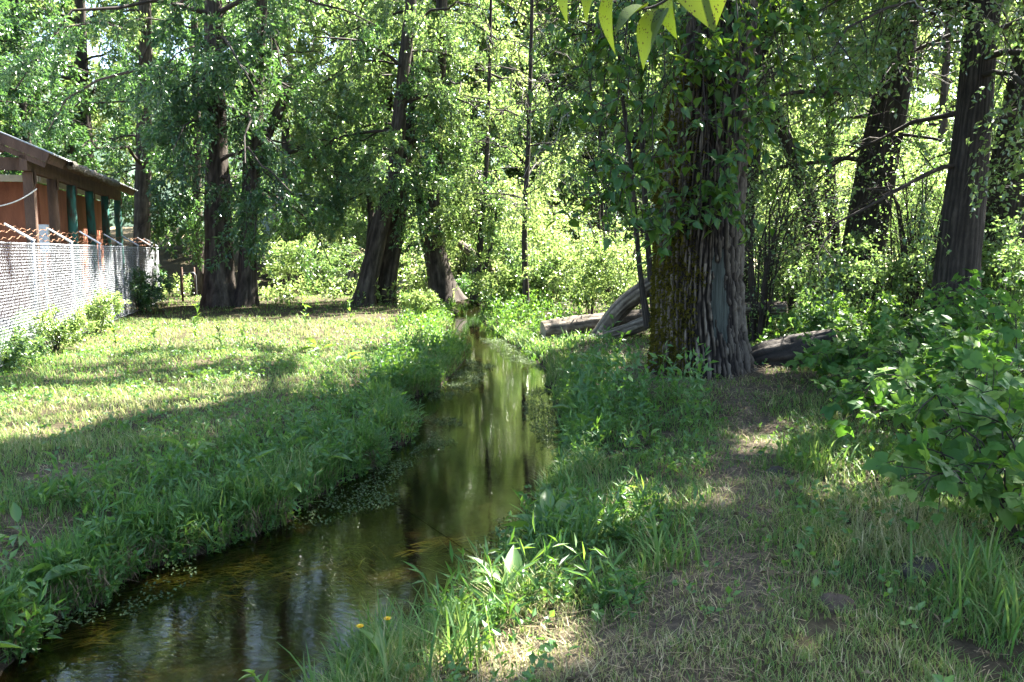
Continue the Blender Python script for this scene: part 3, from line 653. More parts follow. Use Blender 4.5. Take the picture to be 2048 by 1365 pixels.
# crown above the frame: shades the path and the near water
rg = rng_(5)
n = 22; zz = np.linspace(6.5, 17, n); i = [np.argmin(np.abs(q[:, 2]-z)) for z in zz]; p0 = q[i, :3]; az = np.arange(n)*2.399+1
d = nrm(np.stack([np.cos(az), np.sin(az), rg.uniform(.05, .5, n)], 1)); l = rg.uniform(5.0, 8.0, n)*(1-.45*np.linspace(0, 1, n)**1.5); s = np.linspace(0, 1, 8)
B = p0[:, None] + d[:, None]*l[:, None, None]*s[:, None] - Zz*(.22*l)[:, None, None]*(s**2)[:, None] + rg.normal(0, .03, (n, 8, 3))*l[:, None, None]*s[:, None]
br, tw, lf = MB(), MB(), MB(); tubes(br, B, .10*np.linspace(1, .2, 8)[None]*np.ones((n, 1)), 8)
C = kids(rg, B, 10, .15, 1, (.5, 1.1), (1.4, 2.8), .25, 5); tubes(br, C, np.linspace(.025, .008, 5)[None]*np.ones((len(C), 1)), 4)
D = kids(rg, C, 14, .1, 1, (.4, 1.0), (.5, 1.0), .4, 4); leaves(lf, rg, D, 13, .17, .14, .1, .5, .3, in_sun, .3)
# hanging leafy boughs in front of the trunk
anch = [(1400, -160, 10.6), (1470, -190, 10.4), (1350, -120, 10.2)]
tips = [(1165, 120, 9.2), (1150, 60, 9.6), (1175, 230, 9.0), (1195, 320, 8.8), (1215, 400, 8.8), (1250, 360, 8.6), (1285, 440, 9.0), (1330, 420, 9.3), (1305, 300, 8.6), (1365, 430, 9.6), (1400, 400, 9.4), (1440, 360, 9.3),
        (1475, 300, 9.2), (1500, 190, 9.0), (1540, 230, 9.5), (1560, 120, 9.4), (1240, 180, 8.6), (1330, 160, 8.7), (1410, 220, 9.0), (1480, 90, 8.8), (1600, 60, 9.6), (1390, 120, 9.0), (1210, 60, 9.0), (1290, 70, 8.9), (1465, 370, 9.5), (1580, 310, 9.9), (1640, 180, 9.8), (1420, 425, 9.4)]
H = []
for k, (tx, ty, td) in enumerate(tips):
    a = at(*anch[k % 3]); b = at(tx, ty, td); mdl = a*.5 + b*.5 + np.array([(b[0]-a[0])*.25, 0, .45]) ; H.append(smooth_path(np.array([a, mdl, b, b]), 9)[:8])
H = np.array(H); tubes(br, H, np.linspace(.010, .004, 8)[None]*np.ones((len(H), 1)), 5)
HC = kids(rg, H, 14, .3, 1, (.5, 1.25), (.3, .7), .12, 4, taper=False); tubes(tw, HC, np.linspace(.007, .003, 4)[None]*np.ones((len(HC), 1)), 3)
part(cw, 'branches', br, M['twig'], True, kind='stuff'); part(cw, 'twigs', tw, M['twig'], kind='stuff')
part(cw, 'crown', lf, M['leaf_cotton'], kind='stuff')

def unit_leaf(name, mat, v, serr=0.0, curl=.18, lobes=1, heart=True, n=6):   # blade along +X, width +Y, length 1
    mb = MB()
    def blade(ax, off, L, W_):
        t = np.linspace(0, 1, n+1); w = (np.sin(np.pi*np.clip(t, 0, 1)**(.62 if heart else .8))*.5)*W_; w[0] = .02*W_; w[-1] = 0
        if serr: w[1:-1] *= 1 + serr*np.where(np.arange(1, n) % 2, 1, -1)
        x = t*L; z = -curl*t**2*L; c_, s_ = math.cos(ax), math.sin(ax)
        mid = np.stack([x, 0*x, z], 1); lt = np.stack([x-(.06*L*(heart)*(t < .3)), w, z + w*.28], 1); rt = lt*np.array([1, -1, 1])
        V = np.concatenate([mid, lt, rt]); V = np.stack([V[:, 0]*c_ - V[:, 1]*s_, V[:, 0]*s_ + V[:, 1]*c_, V[:, 2]], 1) + off
        k = np.arange(n); m_ = n+1
        F = np.concatenate([np.stack([k, k+1, k+m_+1, k+m_], 1), np.stack([k, k+2*m_, k+2*m_+1, k+1], 1)])
        mb.add(V, F, v)
    if lobes == 1: blade(0, np.zeros(3), 1, 1)
    else:
        blade(0, np.array([.36, 0, 0]), .64, .46)
        for sg in (1, -1): blade(sg*1.15, np.array([.33, 0, 0]), .52, .38)
        if lobes == 5:
            for sg in (1, -1): blade(sg*1.9, np.array([.30, 0, 0]), .38, .28)
        tubes(mb, np.array([[[0, 0, 0], [.36, 0, 0.]]]), np.full((1, 2), .012), 3, v)
    return mb.mesh(name, M[mat], smooth=True)
def leaf_frames(rg, Tw, n, L, asp, t0=.2, flat=.6, down=.3, bias=(0, 0, 0)):
    N, K, _ = Tw.shape
    t = (np.linspace(t0, 1, n)[None] + rg.uniform(-.08, .08, (N, n))).clip(0, .999); f = t*(K-1); i = np.minimum(f.astype(int), K-2); w = (f-i)[..., None]
    ar = np.arange(N)[:, None]; p = (Tw[ar, i]*(1-w) + Tw[ar, i+1]*w).reshape(-1, 3); T = nrm(Tw[ar, i+1]-Tw[ar, i]).reshape(-1, 3); m = len(p)
    d = nrm(T*.6 + nrm(rg.normal(size=(m, 3)))*.9 - Zz*down); up = nrm(Zz*flat + np.array(bias) + rg.normal(size=(m, 3))*.4); s = nrm(np.cross(up, d)); u = np.cross(d, s)
    l = L*rg.uniform(.45, 1.25, m)
    return p, d, s, u, l, l*asp*rg.uniform(.85, 1.15, m)
def place_leaves(root, fr, meshes, nobj, rest_name, mat, rg, sortkey=None, parent=None, rest=None):
    p, d, s, u, l, w = fr; o_ = np.argsort(np.hypot(p[:, 0], p[:, 1]) if sortkey is None else sortkey(p)); rl = np.array(root.location)
    for j in o_[:nobj]:
        o = bpy.data.objects.new('leaf', meshes[int(rg.integers(len(meshes)))]); COL.objects.link(o); o.parent = parent or root
        mm = Matrix(np.r_[np.c_[d[j]*l[j], s[j]*w[j], u[j]*l[j], p[j]-rl], [[0, 0, 0, 1]]].tolist()); o.matrix_basis = mm
    r = o_[nobj:]
    if len(r):
        me = rest or meshes[0]; nv = len(me.vertices); co = np.zeros(nv*3); me.vertices.foreach_get('co', co); co = co.reshape(-1, 3)
        V = p[r][:, None] + co[None, :, :1]*(d*l[:, None])[r][:, None] + co[None, :, 1:2]*(s*w[:, None])[r][:, None] + co[None, :, 2:]*(u*l[:, None])[r][:, None]
        mb = MB(); v = np.repeat(np.clip(rg.normal(.45, .25, len(r)), 0, 1), nv)
        F4 = [list(pl.vertices) for pl in me.polygons]; off = (np.arange(len(r))*nv)[:, None, None]
        F4 = np.array(F4)[None] + off; mb.add(V.reshape(-1, 3), F4.reshape(-1, 4), v); part(root, rest_name, mb, M[mat], True, kind='stuff')
hl = [unit_leaf('leaf', 'leaf_cotton', v, 0, c) for v, c in ((.15, .15), (.35, .3), (.55, .1), (.8, .25))]
fr = leaf_frames(rg, HC, 7, .13, .60, .2, .75, .22, (-.1, -.3, 0))
place_leaves(cw, fr, hl, 300, 'hanging_foliage', 'leaf_cotton', rg, rest=unit_leaf('leaf_low', 'leaf_cotton', .5, 0, .2, n=4))

# close leaves hanging into the top of the view, on a twig of the same tree
nl_ = [unit_leaf('leaf', 'leaf_near', v, 0, c, n=10) for v, c in ((.85, .12), (.55, .35), (.3, .3))]
ND = 1.25
tw0 = thing('leafy_twig', 'close yellow-green speckled leaves hanging at the top of the view', 'twig', at(1500, -140, ND))
mb = MB(); tubes(mb, smooth_path(np.array([at(1560, -150, ND+.1), at(1400, -60, ND), at(1330, 2, ND), at(1285, 20, ND)]), 14)[None], np.linspace(.004, .0014, 14)[None], 6); part(tw0, 'stem', mb, M['twig'], True)
mb = MB(); tubes(mb, smooth_path(np.array([at(1400, -60, ND), at(1280, -55, ND), at(1160, -50, ND), at(1110, -40, ND)]), 14)[None], np.linspace(.003, .001, 14)[None], 6); part(tw0, 'stem', mb, M['twig'], True)
for a, b, w, tilt, k in [((1392, -75), (1428, 58), 108, .25, 0), ((1328, 22), (1266, 112), 42, .9, 1), ((1290, 14), (1222, 42), 26, 1.1, 1), ((1228, -12), (1202, 92), 22, 1.0, 1), ((1344, -10), (1332, 70), 20, 1.2, 2), ((1192, -25), (1160, 26), 22, .9, 1), ((1140, -35), (1115, 32), 20, 1.0, 1)]:
    A_, B_ = at(*a, ND), at(*b, ND-.02); d = B_-A_; l = np.linalg.norm(d); d /= l; f_ = nrm(np.array([0, -1., .1])); s = nrm(np.cross(f_, d)); u = np.cross(d, s)
    s2, u2 = s*math.cos(tilt) + u*math.sin(tilt), u*math.cos(tilt) - s*math.sin(tilt); w_ = w/FPX*ND/max(math.cos(tilt), .35)
    o = bpy.data.objects.new('leaf', nl_[k]); COL.objects.link(o); o.parent = tw0
    o.matrix_basis = Matrix(np.r_[np.c_[d*l, s2*w_, u2*l, A_-np.array(tw0.location)], [[0, 0, 0, 1]]].tolist())

# ------------------------------------------------------------------ trees one can tell apart
CR = dict(n=16, z=(3.0, 13), L=(3.5, 6.0), up=(0, .5), droop=.4, nb=6, nt=14, nl=12, leaf=(.125, .06), bL=(.9, 2.0), tL=(.3, .65))
def crown(**k): c = dict(CR); c.update(k); return c
ta = px_trunk([(445, 612, 74), (440, 560, 56), (437, 450, 48), (432, 300, 42), (428, 120, 36), (425, 0, 32)], 0, top=22)
tb = px_trunk([(490, 608, 50), (495, 560, 36), (498, 450, 31), (505, 300, 34), (512, 150, 28), (522, 0, 24)], 0, Y=ta[0][0][1]-.1, top=16)
tc_ = px_trunk([(506, 330, 24), (530, 275, 22), (556, 225, 20), (578, 180, 16)], 0, Y=ta[0][0][1]-.1)
tl = (ta[0][:-2], ta[1][:-2]*.6)
tree('twin_trunk_tree', 'dark twin-trunk tree with a broken side limb on the far lawn', [ta, tb, tc_, tl],
     [crown(n=28, z=(4, 19), L=(4, 7), bias=3.5, spread=.8, droop=.55, nb=7, nt=14, leaf=(.14, .065)), crown(n=20, z=(2.8, 13), L=(2.5, 4.6), droop=.55, leaf=(.14, .065)), None, crown(n=18, z=(3.4, 8), L=(1.8, 4.4), bias=4.35, spread=.6, up=(.1, .5), droop=.7, nb=8, nt=13, nl=11, leaf=(.14, .065), prune=False)], 'leaf_dark', 'bark', 3, amp=.03, sides=36)
t = px_trunk([(286, 600, 36), (284, 520, 33), (285, 430, 31), (288, 300, 28), (290, 100, 24)], 0, Y=30, top=15)
tree('alder_tree', 'dark trunk standing behind the far end of the chain-link fence', [t], crown(n=20, z=(4.5, 15), L=(3, 5.5), droop=.4), 'leaf_dark', 'bark', 4)
t = px_trunk([(398, 590, 24), (396, 500, 21), (394, 400, 18), (392, 200, 15)], 0, Y=31, top=13)
t2 = px_trunk([(410, 588, 12), (418, 540, 10), (425, 470, 9)], 0, Y=31)
tree('alder_tree', 'slim tree between the field gate and the twin-trunk tree', [t, t2], [crown(n=14, z=(4, 12), L=(2.5, 4.5)), None], 'leaf_mid', 'bark', 6)
t = px_trunk([(728, 608, 44), (737, 560, 38), (760, 450, 35), (786, 350, 31), (802, 200, 24), (816, 60, 22), (822, 0, 20)], 0, top=21)
YC = t[0][0][1]
tree('leaning_tree', 'tree leaning right, left one of the pair beside the creek', [t], crown(n=32, z=(3.6, 19), L=(2.6, 4.8), droop=.45, leaf=(.125, .065)), 'leaf_mid', 'bark', 7)
t = px_trunk([(768, 602, 40), (778, 540, 35), (796, 430, 33), (808, 330, 26), (824, 240, 20), (836, 192, 17)], 0, Y=YC+.9)
t2 = px_trunk([(752, 604, 16), (740, 560, 14), (738, 500, 13), (742, 430, 12), (730, 330, 9)], 0, Y=YC+.8)
tree('snag_tree', 'broken-topped trunk, right one of the pair beside the creek', [t, t2], [crown(n=14, z=(3.2, 6.6), L=(2, 3.6), leaf=(.115, .06)), None], 'leaf_dark', 'bark', 8)
t = px_trunk([(893, 600, 66), (880, 550, 48), (868, 480, 37), (862, 400, 32), (872, 300, 28), (880, 150, 24), (884, 0, 20)], 0, Y=27.5, top=20)
t2 = px_trunk([(876, 595, 30), (866, 540, 24), (850, 470, 20), (838, 380, 17), (828, 250, 14)], 0, Y=27.8, top=11)
tree('creek_tree', 'trunk with a sloping foot leaning left at the head of the creek', [t, t2], [crown(n=28, z=(3.5, 18.5), L=(2.6, 4.8), leaf=(.125, .065)), crown(n=10, z=(4, 10), L=(1.5, 3))], 'leaf_mid', 'bark', 9)
t = px_trunk([(948, 592, 17), (956, 530, 13), (966, 430, 10), (974, 300, 8), (980, 100, 6)], 0, Y=26, top=11)
t2 = px_trunk([(952, 575, 10), (972, 530, 8), (990, 450, 6), (996, 350, 5)], 0, Y=26)
CS = dict(n=16, z=(2.2, 9), L=(1.4, 2.6), up=(.1, .7), droop=.3, nb=7, nt=7, nl=10, leaf=(.10, .055), bL=(.6, 1.3), tL=(.3, .6))
def small(**k): c = dict(CS); c.update(k); return c
tree('sapling', 'forked young tree right of the creek head', [t, t2], [small(), small(n=8, z=(2.2, 4))], 'leaf_yel', 'bark_maple', 10)
t = px_trunk([(1053, 614, 13), (1050, 520, 12), (1050, 420, 10), (1056, 300, 9), (1062, 100, 7)], 0, Y=22, top=11)
tree('pale_sapling', 'straight slender pale-barked tree above the sunlit bushes', [t], small(n=26, z=(2.6, 10), L=(1.6, 3.2), nt=8), 'leaf_yel', 'bark_maple', 12)
t = px_trunk([(1296, 640, 13), (1282, 560, 11), (1272, 450, 9), (1262, 330, 8), (1246, 200, 6)], .1, Y=15, top=8)
t2 = px_trunk([(1312, 645, 14), (1302, 560, 12), (1292, 430, 10), (1285, 300, 9), (1280, 150, 7)], .1, Y=15.3, top=9)
tree('sapling', 'clump of two thin stems rising behind the curved log', [t, t2], [small(n=10, z=(3.2, 7), nl=9, leaf=(.08, .045)), small(n=14, z=(3.4, 8), nl=9, leaf=(.08, .045))], 'leaf_mid', 'bark_maple', 13, dead=8)
CM = dict(n=16, z=(3.2, 11), L=(2.2, 4.2), up=(-.1, .5), droop=.4, nb=9, nt=8, nl=10, leaf=(.085, .06), bL=(.8, 1.7), tL=(.35, .7), flat=.9)
def maple(**k): c = dict(CM); c.update(k); return c
t = px_trunk([(1662, 625, 50), (1640, 540, 38), (1622, 430, 32), (1596, 340, 28), (1556, 240, 24), (1530, 120, 20)], .2, Y=18, top=10)
t2 = px_trunk([(1690, 620, 34), (1672, 520, 26), (1662, 400, 22), (1660, 280, 18), (1668, 120, 14)], .2, Y=18.3, top=10)
tree('maple_tree', 'forked tree with bare drooping twigs right of the cottonwood', [t, t2], [maple(n=12, z=(5, 9)), maple(n=10, z=(5, 9))], 'leaf_mid', 'bark_maple', 14, dead=44)
t = px_trunk([(1716, 640, 104), (1722, 570, 88), (1735, 450, 79), (1760, 300, 70), (1790, 150, 62), (1812, 0, 56)], .25, Y=15.5, top=15)
tree('maple_tree', 'thick dark trunk leaning right in the middle of the right-hand woods', [t, (t[0][1:-2], t[1][1:-2]*.5)], [maple(n=22, z=(3.2, 14), L=(2.5, 5)), maple(n=9, z=(5, 8), L=(2, 3.6), bias=4.1, spread=.6, nb=8, nt=8)], 'leaf_mid', 'bark_maple', 15, dead=34, sides=90, trunk_n=110, amp=.016, freq=15)
t = px_trunk([(1903, 695, 116), (1910, 610, 90), (1924, 450, 76), (1941, 300, 66), (1955, 150, 60), (1968, 0, 56)], .3, Y=11.8, top=15)
tu = (np.array([t[0][-2], t[0][-2] + np.array([-.2, -.3, 3.]), t[0][-2] + np.array([-.3, -.6, 6])]), np.array([.14, .1, .03])); zu = t[0][-2][2]
tree('maple_tree', 'straight mossy-footed trunk standing in the brambles at right', [t, tu, (t[0][1:-2], t[1][1:-2]*.5)], [maple(n=22, z=(2.9, 14), L=(2.2, 5), leaf=(.075, .055)), maple(n=24, z=(zu-1.5, zu+4), L=(4.5, 7), up=(0, .3), droop=.15, nb=12, nt=8, nl=10, leaf=(.17, .13), bL=(1.4, 2.6)), maple(n=11, z=(4.4, 6.8), L=(1.8, 3.6), bias=3.9, spread=.7, nb=8, nt=8, leaf=(.085, .06))], 'leaf_mid', 'bark_maple', 16, dead=26, sides=90, trunk_n=110, amp=.016, freq=15)
t = px_trunk([(1972, 640, 110), (1992, 520, 90), (2020, 350, 76), (2052, 180, 66), (2084, 0, 58)], .3, Y=14.2, top=14)
tree('maple_tree', 'dark trunk leaning out at the right edge of the view', [t], maple(n=18, z=(3.0, 13), L=(2.2, 4.4)), 'leaf_mid', 'bark_maple', 17, dead=10, sides=90, trunk_n=110, amp=.016, freq=15)
t = px_trunk([(1476, 615, 46), (1482, 480, 42), (1498, 320, 42), (1515, 180, 38), (1540, 0, 32)], .1, Y=17, top=18)
tu = (np.array([t[0][-2], t[0][-2] + np.array([-.4, .1, 3.5]), t[0][-2] + np.array([-.6, .1, 7])]), np.array([.14, .1, .03])); zu = t[0][-2][2]
tree('mossy_tree', 'mossy trunk half hidden behind the cottonwood', [t, tu], [maple(n=20, z=(6, 16), L=(3, 5.5), leaf=(.12, .08), nb=9, nt=8), maple(n=24, z=(zu-1, zu+6), L=(5, 7.5), up=(.0, .35), droop=.15, nb=12, nt=8, nl=10, leaf=(.17, .13), bL=(1.4, 2.6))], 'leaf_yel', 'bark_maple', 18, dead=12)

# woods behind: a few shapes, each tree its own object
arche = []
bgspec = [(-11, 51, 'leaf_mid', 21), (3.0, 52, 'leaf_yel', 22), (21.0, 40, 'leaf_yel', 23), (-20.5, 34, 'leaf_dark', 24)]
bglab = ['bushy tree at the back of the lawn left of the creek', 'airy bright tree at the back above the creek head', 'bright yellow-green tree in the open behind the right-hand woods', 'dense dark tree rising behind the shed roof']
for (x, y, mt, sd_), lab in zip(bgspec, bglab):
    z = float(height(x, y)); rgb = rng_(sd_); pts = np.array([[x, y, z-.1], [x+.1, y, z+2], [x+rgb.normal(0, .2), y, z+5], [x+rgb.normal(0, .4), y, z+9], [x+.3, y, z+14]])
    arche.append(tree('woodland_tree', lab, [(pts, np.array([.24, .2, .16, .12, .04]))], crown(n=34, z=(z+1.2, z+13), L=(2.6, 5.2), nb=6, nt=11, nl=11, leaf=(.17, .09), prune=False), mt, 'bark', sd_, 'trees at the back of the woods', sides=14, trunk_n=30))
arche[0].scale = arche[1].scale = (1.5,)*3; arche[2].scale = (1.3,)*3
bg_at = [(-22, 42, 0, 1.3), (-7.5, 54, 1, 1.25), (-3, 56, 0, 1.3), (8, 53, 1, 1.3), (13, 55, 0, 1.3), (17.5, 50, 1, 1.25), (26, 46, 2, 1.2), (-25, 37, 0, 1.1), (-24, 31, 3, 1.0), (-20, 30.5, 3, .85), (-27, 50, 1, 1.4), (3.5, 62, 3, 1.5), (-15, 58, 0, 1.2), (32, 48, 1, 1.2), (13, 66, 0, 1.5), (8, 68, 1, 1.5), (37, 42, 0, 1.1), (24, 62, 2, 1.4), (33, 60, 0, 1.4), (-32, 46, 1, 1.2), (-10, 64, 2, 1.5), (-26, 28, 3, 1.0), (-30, 32, 3, 1.1), (-5, 48, 0, 1.15), (.5, 50, 1, 1.25), (5.5, 48, 0, 1.15), (11, 47, 1, 1.15), (-13, 47, 0, 1.15)]
where = ['behind the twin-trunk tree', 'behind the leaning pair by the creek', 'straight behind the creek head', 'behind the sunlit bushes right of the creek', 'behind the pale slender tree', 'behind the cottonwood trunk', 'behind the forked maple',
         'far left behind the shed', 'at the far left behind the shed roof', 'just behind the shed end post', 'far back left of the twin-trunk tree', 'far back in line with the creek', 'between the twin-trunk tree and the leaning pair', 'far back right of the thick maple',
         'far back behind the cottonwood', 'far back right of the creek', 'at the far right behind the maples', 'right behind the thick maple', 'behind the right-edge trunk', 'deep in the left corner behind the shed', 'far back above the lawn', 'right over the back of the shed', 'far left over the shed roof', 'behind the gap left of the leaning pair', 'behind the creek head a little left of it', 'behind the bushes right of the creek head', 'behind the curved log', 'in the back left of the pale field']
adj = ['bushy', 'airy bright', 'yellow-green', 'dense dark']
for k, ((x, y, a, sc_), w_) in enumerate(zip(bg_at, where)):
    rr = random.Random(k); copy_tree(arche[a], (x, y, float(height(x, y))-.1), rr.uniform(0, 6.28), sc_*(1.3 if y > 36 else 1.05)*rr.uniform(.95, 1.08), f'{adj[a]} woodland tree {w_}', 'trees at the back of the woods')

# ------------------------------------------------------------------ shrubs
B3 = lambda px, py, z=0.0: np.r_[P(px, py, z)[:2], z]
def gz(p): p = np.array(p, float); p[2] = float(height(p[0], p[1]))-.02; return p
def at_ground(px, Y):
    return gz(np.array([(px-CX)/FPX*Y*1.006, Y, 0]))
bl = [('sunlit bush at the fence foot below the first visible post', (110, 13.4), .65, .6, 10, 'leaf_yel', (.055, .035)),
      ('sunlit bramble growing along the middle of the fence', (190, 16.2), .75, .7, 10, 'leaf_yel', (.06, .038)),
      ('dark low bush at the fence corner', (285, 22), 1.1, .8, 14, 'leaf_dark', (.08, .05)),
      ('low weedy bush at the left edge by the fence', (20, 11.5), .5, .5, 9, 'leaf_mid', (.055, .035)),
      ('sunny shrub on the far lawn right of the twin-trunk tree', (590, 33), 2.4, 1.8, 16, 'leaf_yel', (.10, .06)),
      ('rounded shrub between twin-trunk tree and leaning pair', (665, 32), 2.1, 1.6, 16, 'leaf_mid', (.10, .06)),
      ('low shrub behind the leaning pair of trunks', (820, 33), 2.0, 1.6, 14, 'leaf_yel', (.10, .06)),
      ('bright leafy bush just right of the creek head', (1000, 24.5), 1.5, 1.2, 16, 'leaf_yel', (.09, .06)),
      ('large sunlit bush behind the pale slender tree', (1090, 24), 2.0, 1.6, 20, 'leaf_mid', (.10, .07)),
      ('large sunlit bush between pale slender tree and cottonwood', (1180, 21), 1.9, 1.4, 20, 'leaf_yel', (.09, .065)),
      ('leafy bush behind the curved log', (1255, 18.5), 1.7, 1.2, 18, 'leaf_yel', (.08, .055)),
      ('dark leafy bush at the head of the creek', (945, 30.5), 1.0, 1.0, 14, 'leaf_dark', (.09, .06)),
      ('tall stemmy shrub right behind the cottonwood trunk', (1530, 20), 3.6, 1.5, 18, 'leaf_yel', (.08, .05)),
      ('tall stemmy shrub left of the thick maple', (1610, 22), 3.8, 1.6, 18, 'leaf_yel', (.08, .05)),
      ('tall stemmy shrub right of the thick maple', (1800, 19), 3.6, 1.4, 20, 'leaf_yel', (.08, .05)),
      ('tall stemmy shrub left of the straight mossy trunk', (1850, 16.5), 3.0, 1.2, 16, 'leaf_mid', (.075, .045)),
      ('tall stemmy shrub behind the right-edge trunk', (2050, 18), 3.6, 1.6, 18, 'leaf_yel', (.08, .05)),
      ('stemmy shrub in front of the forked maple', (1590, 15.5), 1.7, .9, 14, 'leaf_mid', (.07, .045)),
      ('light green shrub at the foot of the thick maple', (1780, 13.5), 1.5, .9, 16, 'leaf_mid', (.07, .045)),
      ('grassy green bush on the creek edge at the lawn tip', (835, 21), .6, .5, 12, 'leaf_yel', (.07, .03)),
      ('light green shrub behind the broken dark log', (1680, 12.6), 1.0, .8, 14, 'leaf_weed', (.07, .045)),
      ('bright bush in the clearing behind the creek bend', (1130, 28), 2.6, 2.0, 20, 'leaf_yel', (.11, .07)),
      ('bright bush behind the two thin stems', (1330, 23), 2.6, 1.8, 20, 'leaf_yel', (.10, .06)),
      ('leafy shrub at the far right edge behind the brambles', (2010, 12.5), 1.7, .9, 14, 'leaf_mid', (.07, .05)),
      ('tall bright shrub far behind the forked maple', (1700, 25), 4.2, 2.2, 20, 'leaf_yel', (.10, .06)),
      ('bare twiggy shrub just behind the cottonwood on its right', (1510, 14.5), 3.2, 1.1, 20, 'leaf_mid', (.06, .04)),
      ('bare twiggy shrub between cottonwood and forked maple', (1570, 16.5), 3.6, 1.3, 22, 'leaf_mid', (.06, .04)),
      ('bare twiggy shrub between thick maple and straight mossy trunk', (1830, 14), 3.4, 1.2, 22, 'leaf_mid', (.06, .04)),
      ('bare twiggy shrub left of the two thin stems', (1235, 19.5), 3.2, 1.2, 16, 'leaf_mid', (.06, .04)),
      ('tall lush shrub far behind the twin-trunk tree on its right', (570, 39), 3.8, 2.6, 18, 'leaf_mid', (.15, .09)),
      ('tall lush shrub far behind the broken-topped trunk', (790, 38), 4.2, 2.6, 18, 'leaf_mid', (.15, .09)),
      ('tall lush shrub far behind the sloping-foot trunk', (910, 37), 4.0, 2.4, 18, 'leaf_yel', (.14, .085)),
      ('tall lush shrub far behind the forked young tree', (1010, 36), 4.2, 2.6, 18, 'leaf_yel', (.14, .085)),
      ('tall lush shrub far between twin-trunk tree and leaning pair', (690, 40), 3.6, 2.4, 18, 'leaf_yel', (.15, .09)),
      ('tall bright shrub far behind the right-hand trunks', (1930, 24), 4.2, 2.2, 20, 'leaf_yel', (.10, .06))]
for k, (lab, (px, Y), h_, r_, ns, mt, lfz) in enumerate(bl):
    bush('shrub', lab, at_ground(px, Y), h_, r_, ns, mt, 100+k, lfz, 'shrubs under the trees', nb=10 if 'twiggy' in lab else 6, nt=5 if 'twiggy' in lab else 6, nl=2 if 'twiggy' in lab else 8, bare=.42 if 'stemmy' in lab else .1, stem_r=.022 if h_ > 2.5 else .01)

# ------------------------------------------------------------------ brambles on the right, nearest leaves one by one
bm = [unit_leaf('leaf', 'leaf_bramble', v, .07, c, 3 if k % 2 else 5, False, 8) for k, (v, c) in enumerate(((.2, .12), (.45, .25), (.6, .1), (.85, .3)))]
blow = unit_leaf('leaf_low', 'leaf_bramble', .5, 0, .2, 3, False, 3)
bspots = [(2100, 4.3, .95, .72, 90, 'large-leaved bramble in the right foreground'), (1990, 5.3, .8, .7, 80, 'bramble behind the nearest one, at the end of the grass'), (1925, 6.6, .75, .75, 70, 'bramble reaching out over the track edge'),
          (2060, 6.6, 1.05, .8, 60, 'tall bramble at the right edge of the view'), (1840, 8.0, .65, .7, 60, 'low bramble by the bare track below the dark log'), (1930, 8.4, .9, .85, 60, 'bramble in front of the straight mossy trunk'),
          (1700, 9.3, .5, .6, 40, 'small bramble in front of the broken dark log'), (1820, 9.8, .85, .9, 50, 'bramble between the dark log and the mossy trunk'), (2040, 9.3, 1.15, .9, 50, 'high bramble right of the straight mossy trunk'),
          (1730, 11.2, .75, .7, 30, 'bramble behind the tip of the broken dark log'), (1980, 11.0, 1.1, .8, 30, 'bramble against the right-edge trunk')]
for k, (px, Y, h_, r_, nob, lab) in enumerate(bspots):
    rg = rng_(300+k); loc = at_ground(px, Y); root = thing('bramble', lab, 'bramble', loc, 'brambles on the right bank')
    nst = 22; az = rg.uniform(0, 6.28, nst); s = np.linspace(0, 1, 9); rr = r_*rg.uniform(.4, 1.25, nst); hh = h_*rg.uniform(.5, 1.1, nst)
    b0 = loc + np.stack([np.cos(az), np.sin(az), 0*az], 1)*r_*.35*rg.uniform(0, 1, (nst, 1))
    S = b0[:, None] + np.stack([np.cos(az)[:, None]*rr[:, None]*s, np.sin(az)[:, None]*rr[:, None]*s, hh[:, None]*np.sin(s*2.2)[None]], -1) + rg.normal(0, .015, (nst, 9, 3))
    mb = MB(); tubes(mb, S, .006*np.linspace(1, .4, 9)[None]*np.ones((nst, 1)), 5); C = kids(rg, S, 3, .25, .95, (.4, .9), (.15, .35), .2, 4); tubes(mb, C, np.full((len(C), 4), .003), 3)
    part(root, 'canes', mb, M['twig'], True, kind='stuff')
    f1 = leaf_frames(rg, S, 9, .19 if Y < 9 else .165, .95, .18, 1.2, .0, (-.1, -.4, 0)); f2 = leaf_frames(rg, C, 3, .14, .95, .2, .9, .1, (0, -.3, 0))
    place_leaves(root, tuple(np.concatenate([a, b]) for a, b in zip(f1, f2)), bm, nob, 'foliage', 'leaf_bramble', rg, rest=blow)

# ------------------------------------------------------------------ logs, rock, stump
def log(name, label, pts, rad, mat, seed, sides=36, n=70, amp=.035, freq=5):
    mb = MB(); pts = np.array(pts); Pt, R = bark_tube(mb, pts, np.array(rad), n, sides, amp, seed, 0, freq); root = thing(name, label, 'log', pts[0])
    part(root, 'bark', mb, M[mat], True)
    V = mb.V[0].reshape(n, sides, 3)
    for e, ix in ((0, 0), (1, -1)):
        c = V[ix].mean(0); dirn = nrm(Pt[ix]-Pt[1 if ix == 0 else -2])*.012; m2 = MB(); m2.add(np.r_[V[ix]*.985 + c*.015 + dirn*.3, [c + dirn*.3]], [[j, (j+1) % sides, sides] for j in range(sides)]); part(root, 'cut_end', m2, M['log_pale'])
    return root
YL = P(1210, 668, .05)[1]
log('curved_log', 'barkless curved log rising from the bank to lean behind the cottonwood', [at(1188, 682, YL+.1), at(1205, 664, YL+.1), at(1225, 636, YL+.1), at(1258, 602, YL), at(1310, 566, YL-.3), at(1360, 548, YL-.3)], [.13, .165, .17, .165, .155, .14], 'log_grey', 1.3)
log('fallen_log', 'dark fallen log lying low between curved log and cottonwood', [at(1200, 676, YL-.3), at(1250, 662, YL-.3), at(1310, 640, YL-.3), at(1370, 630, YL-.2)], [.09, .115, .12, .12], 'log_grey', 2.3)
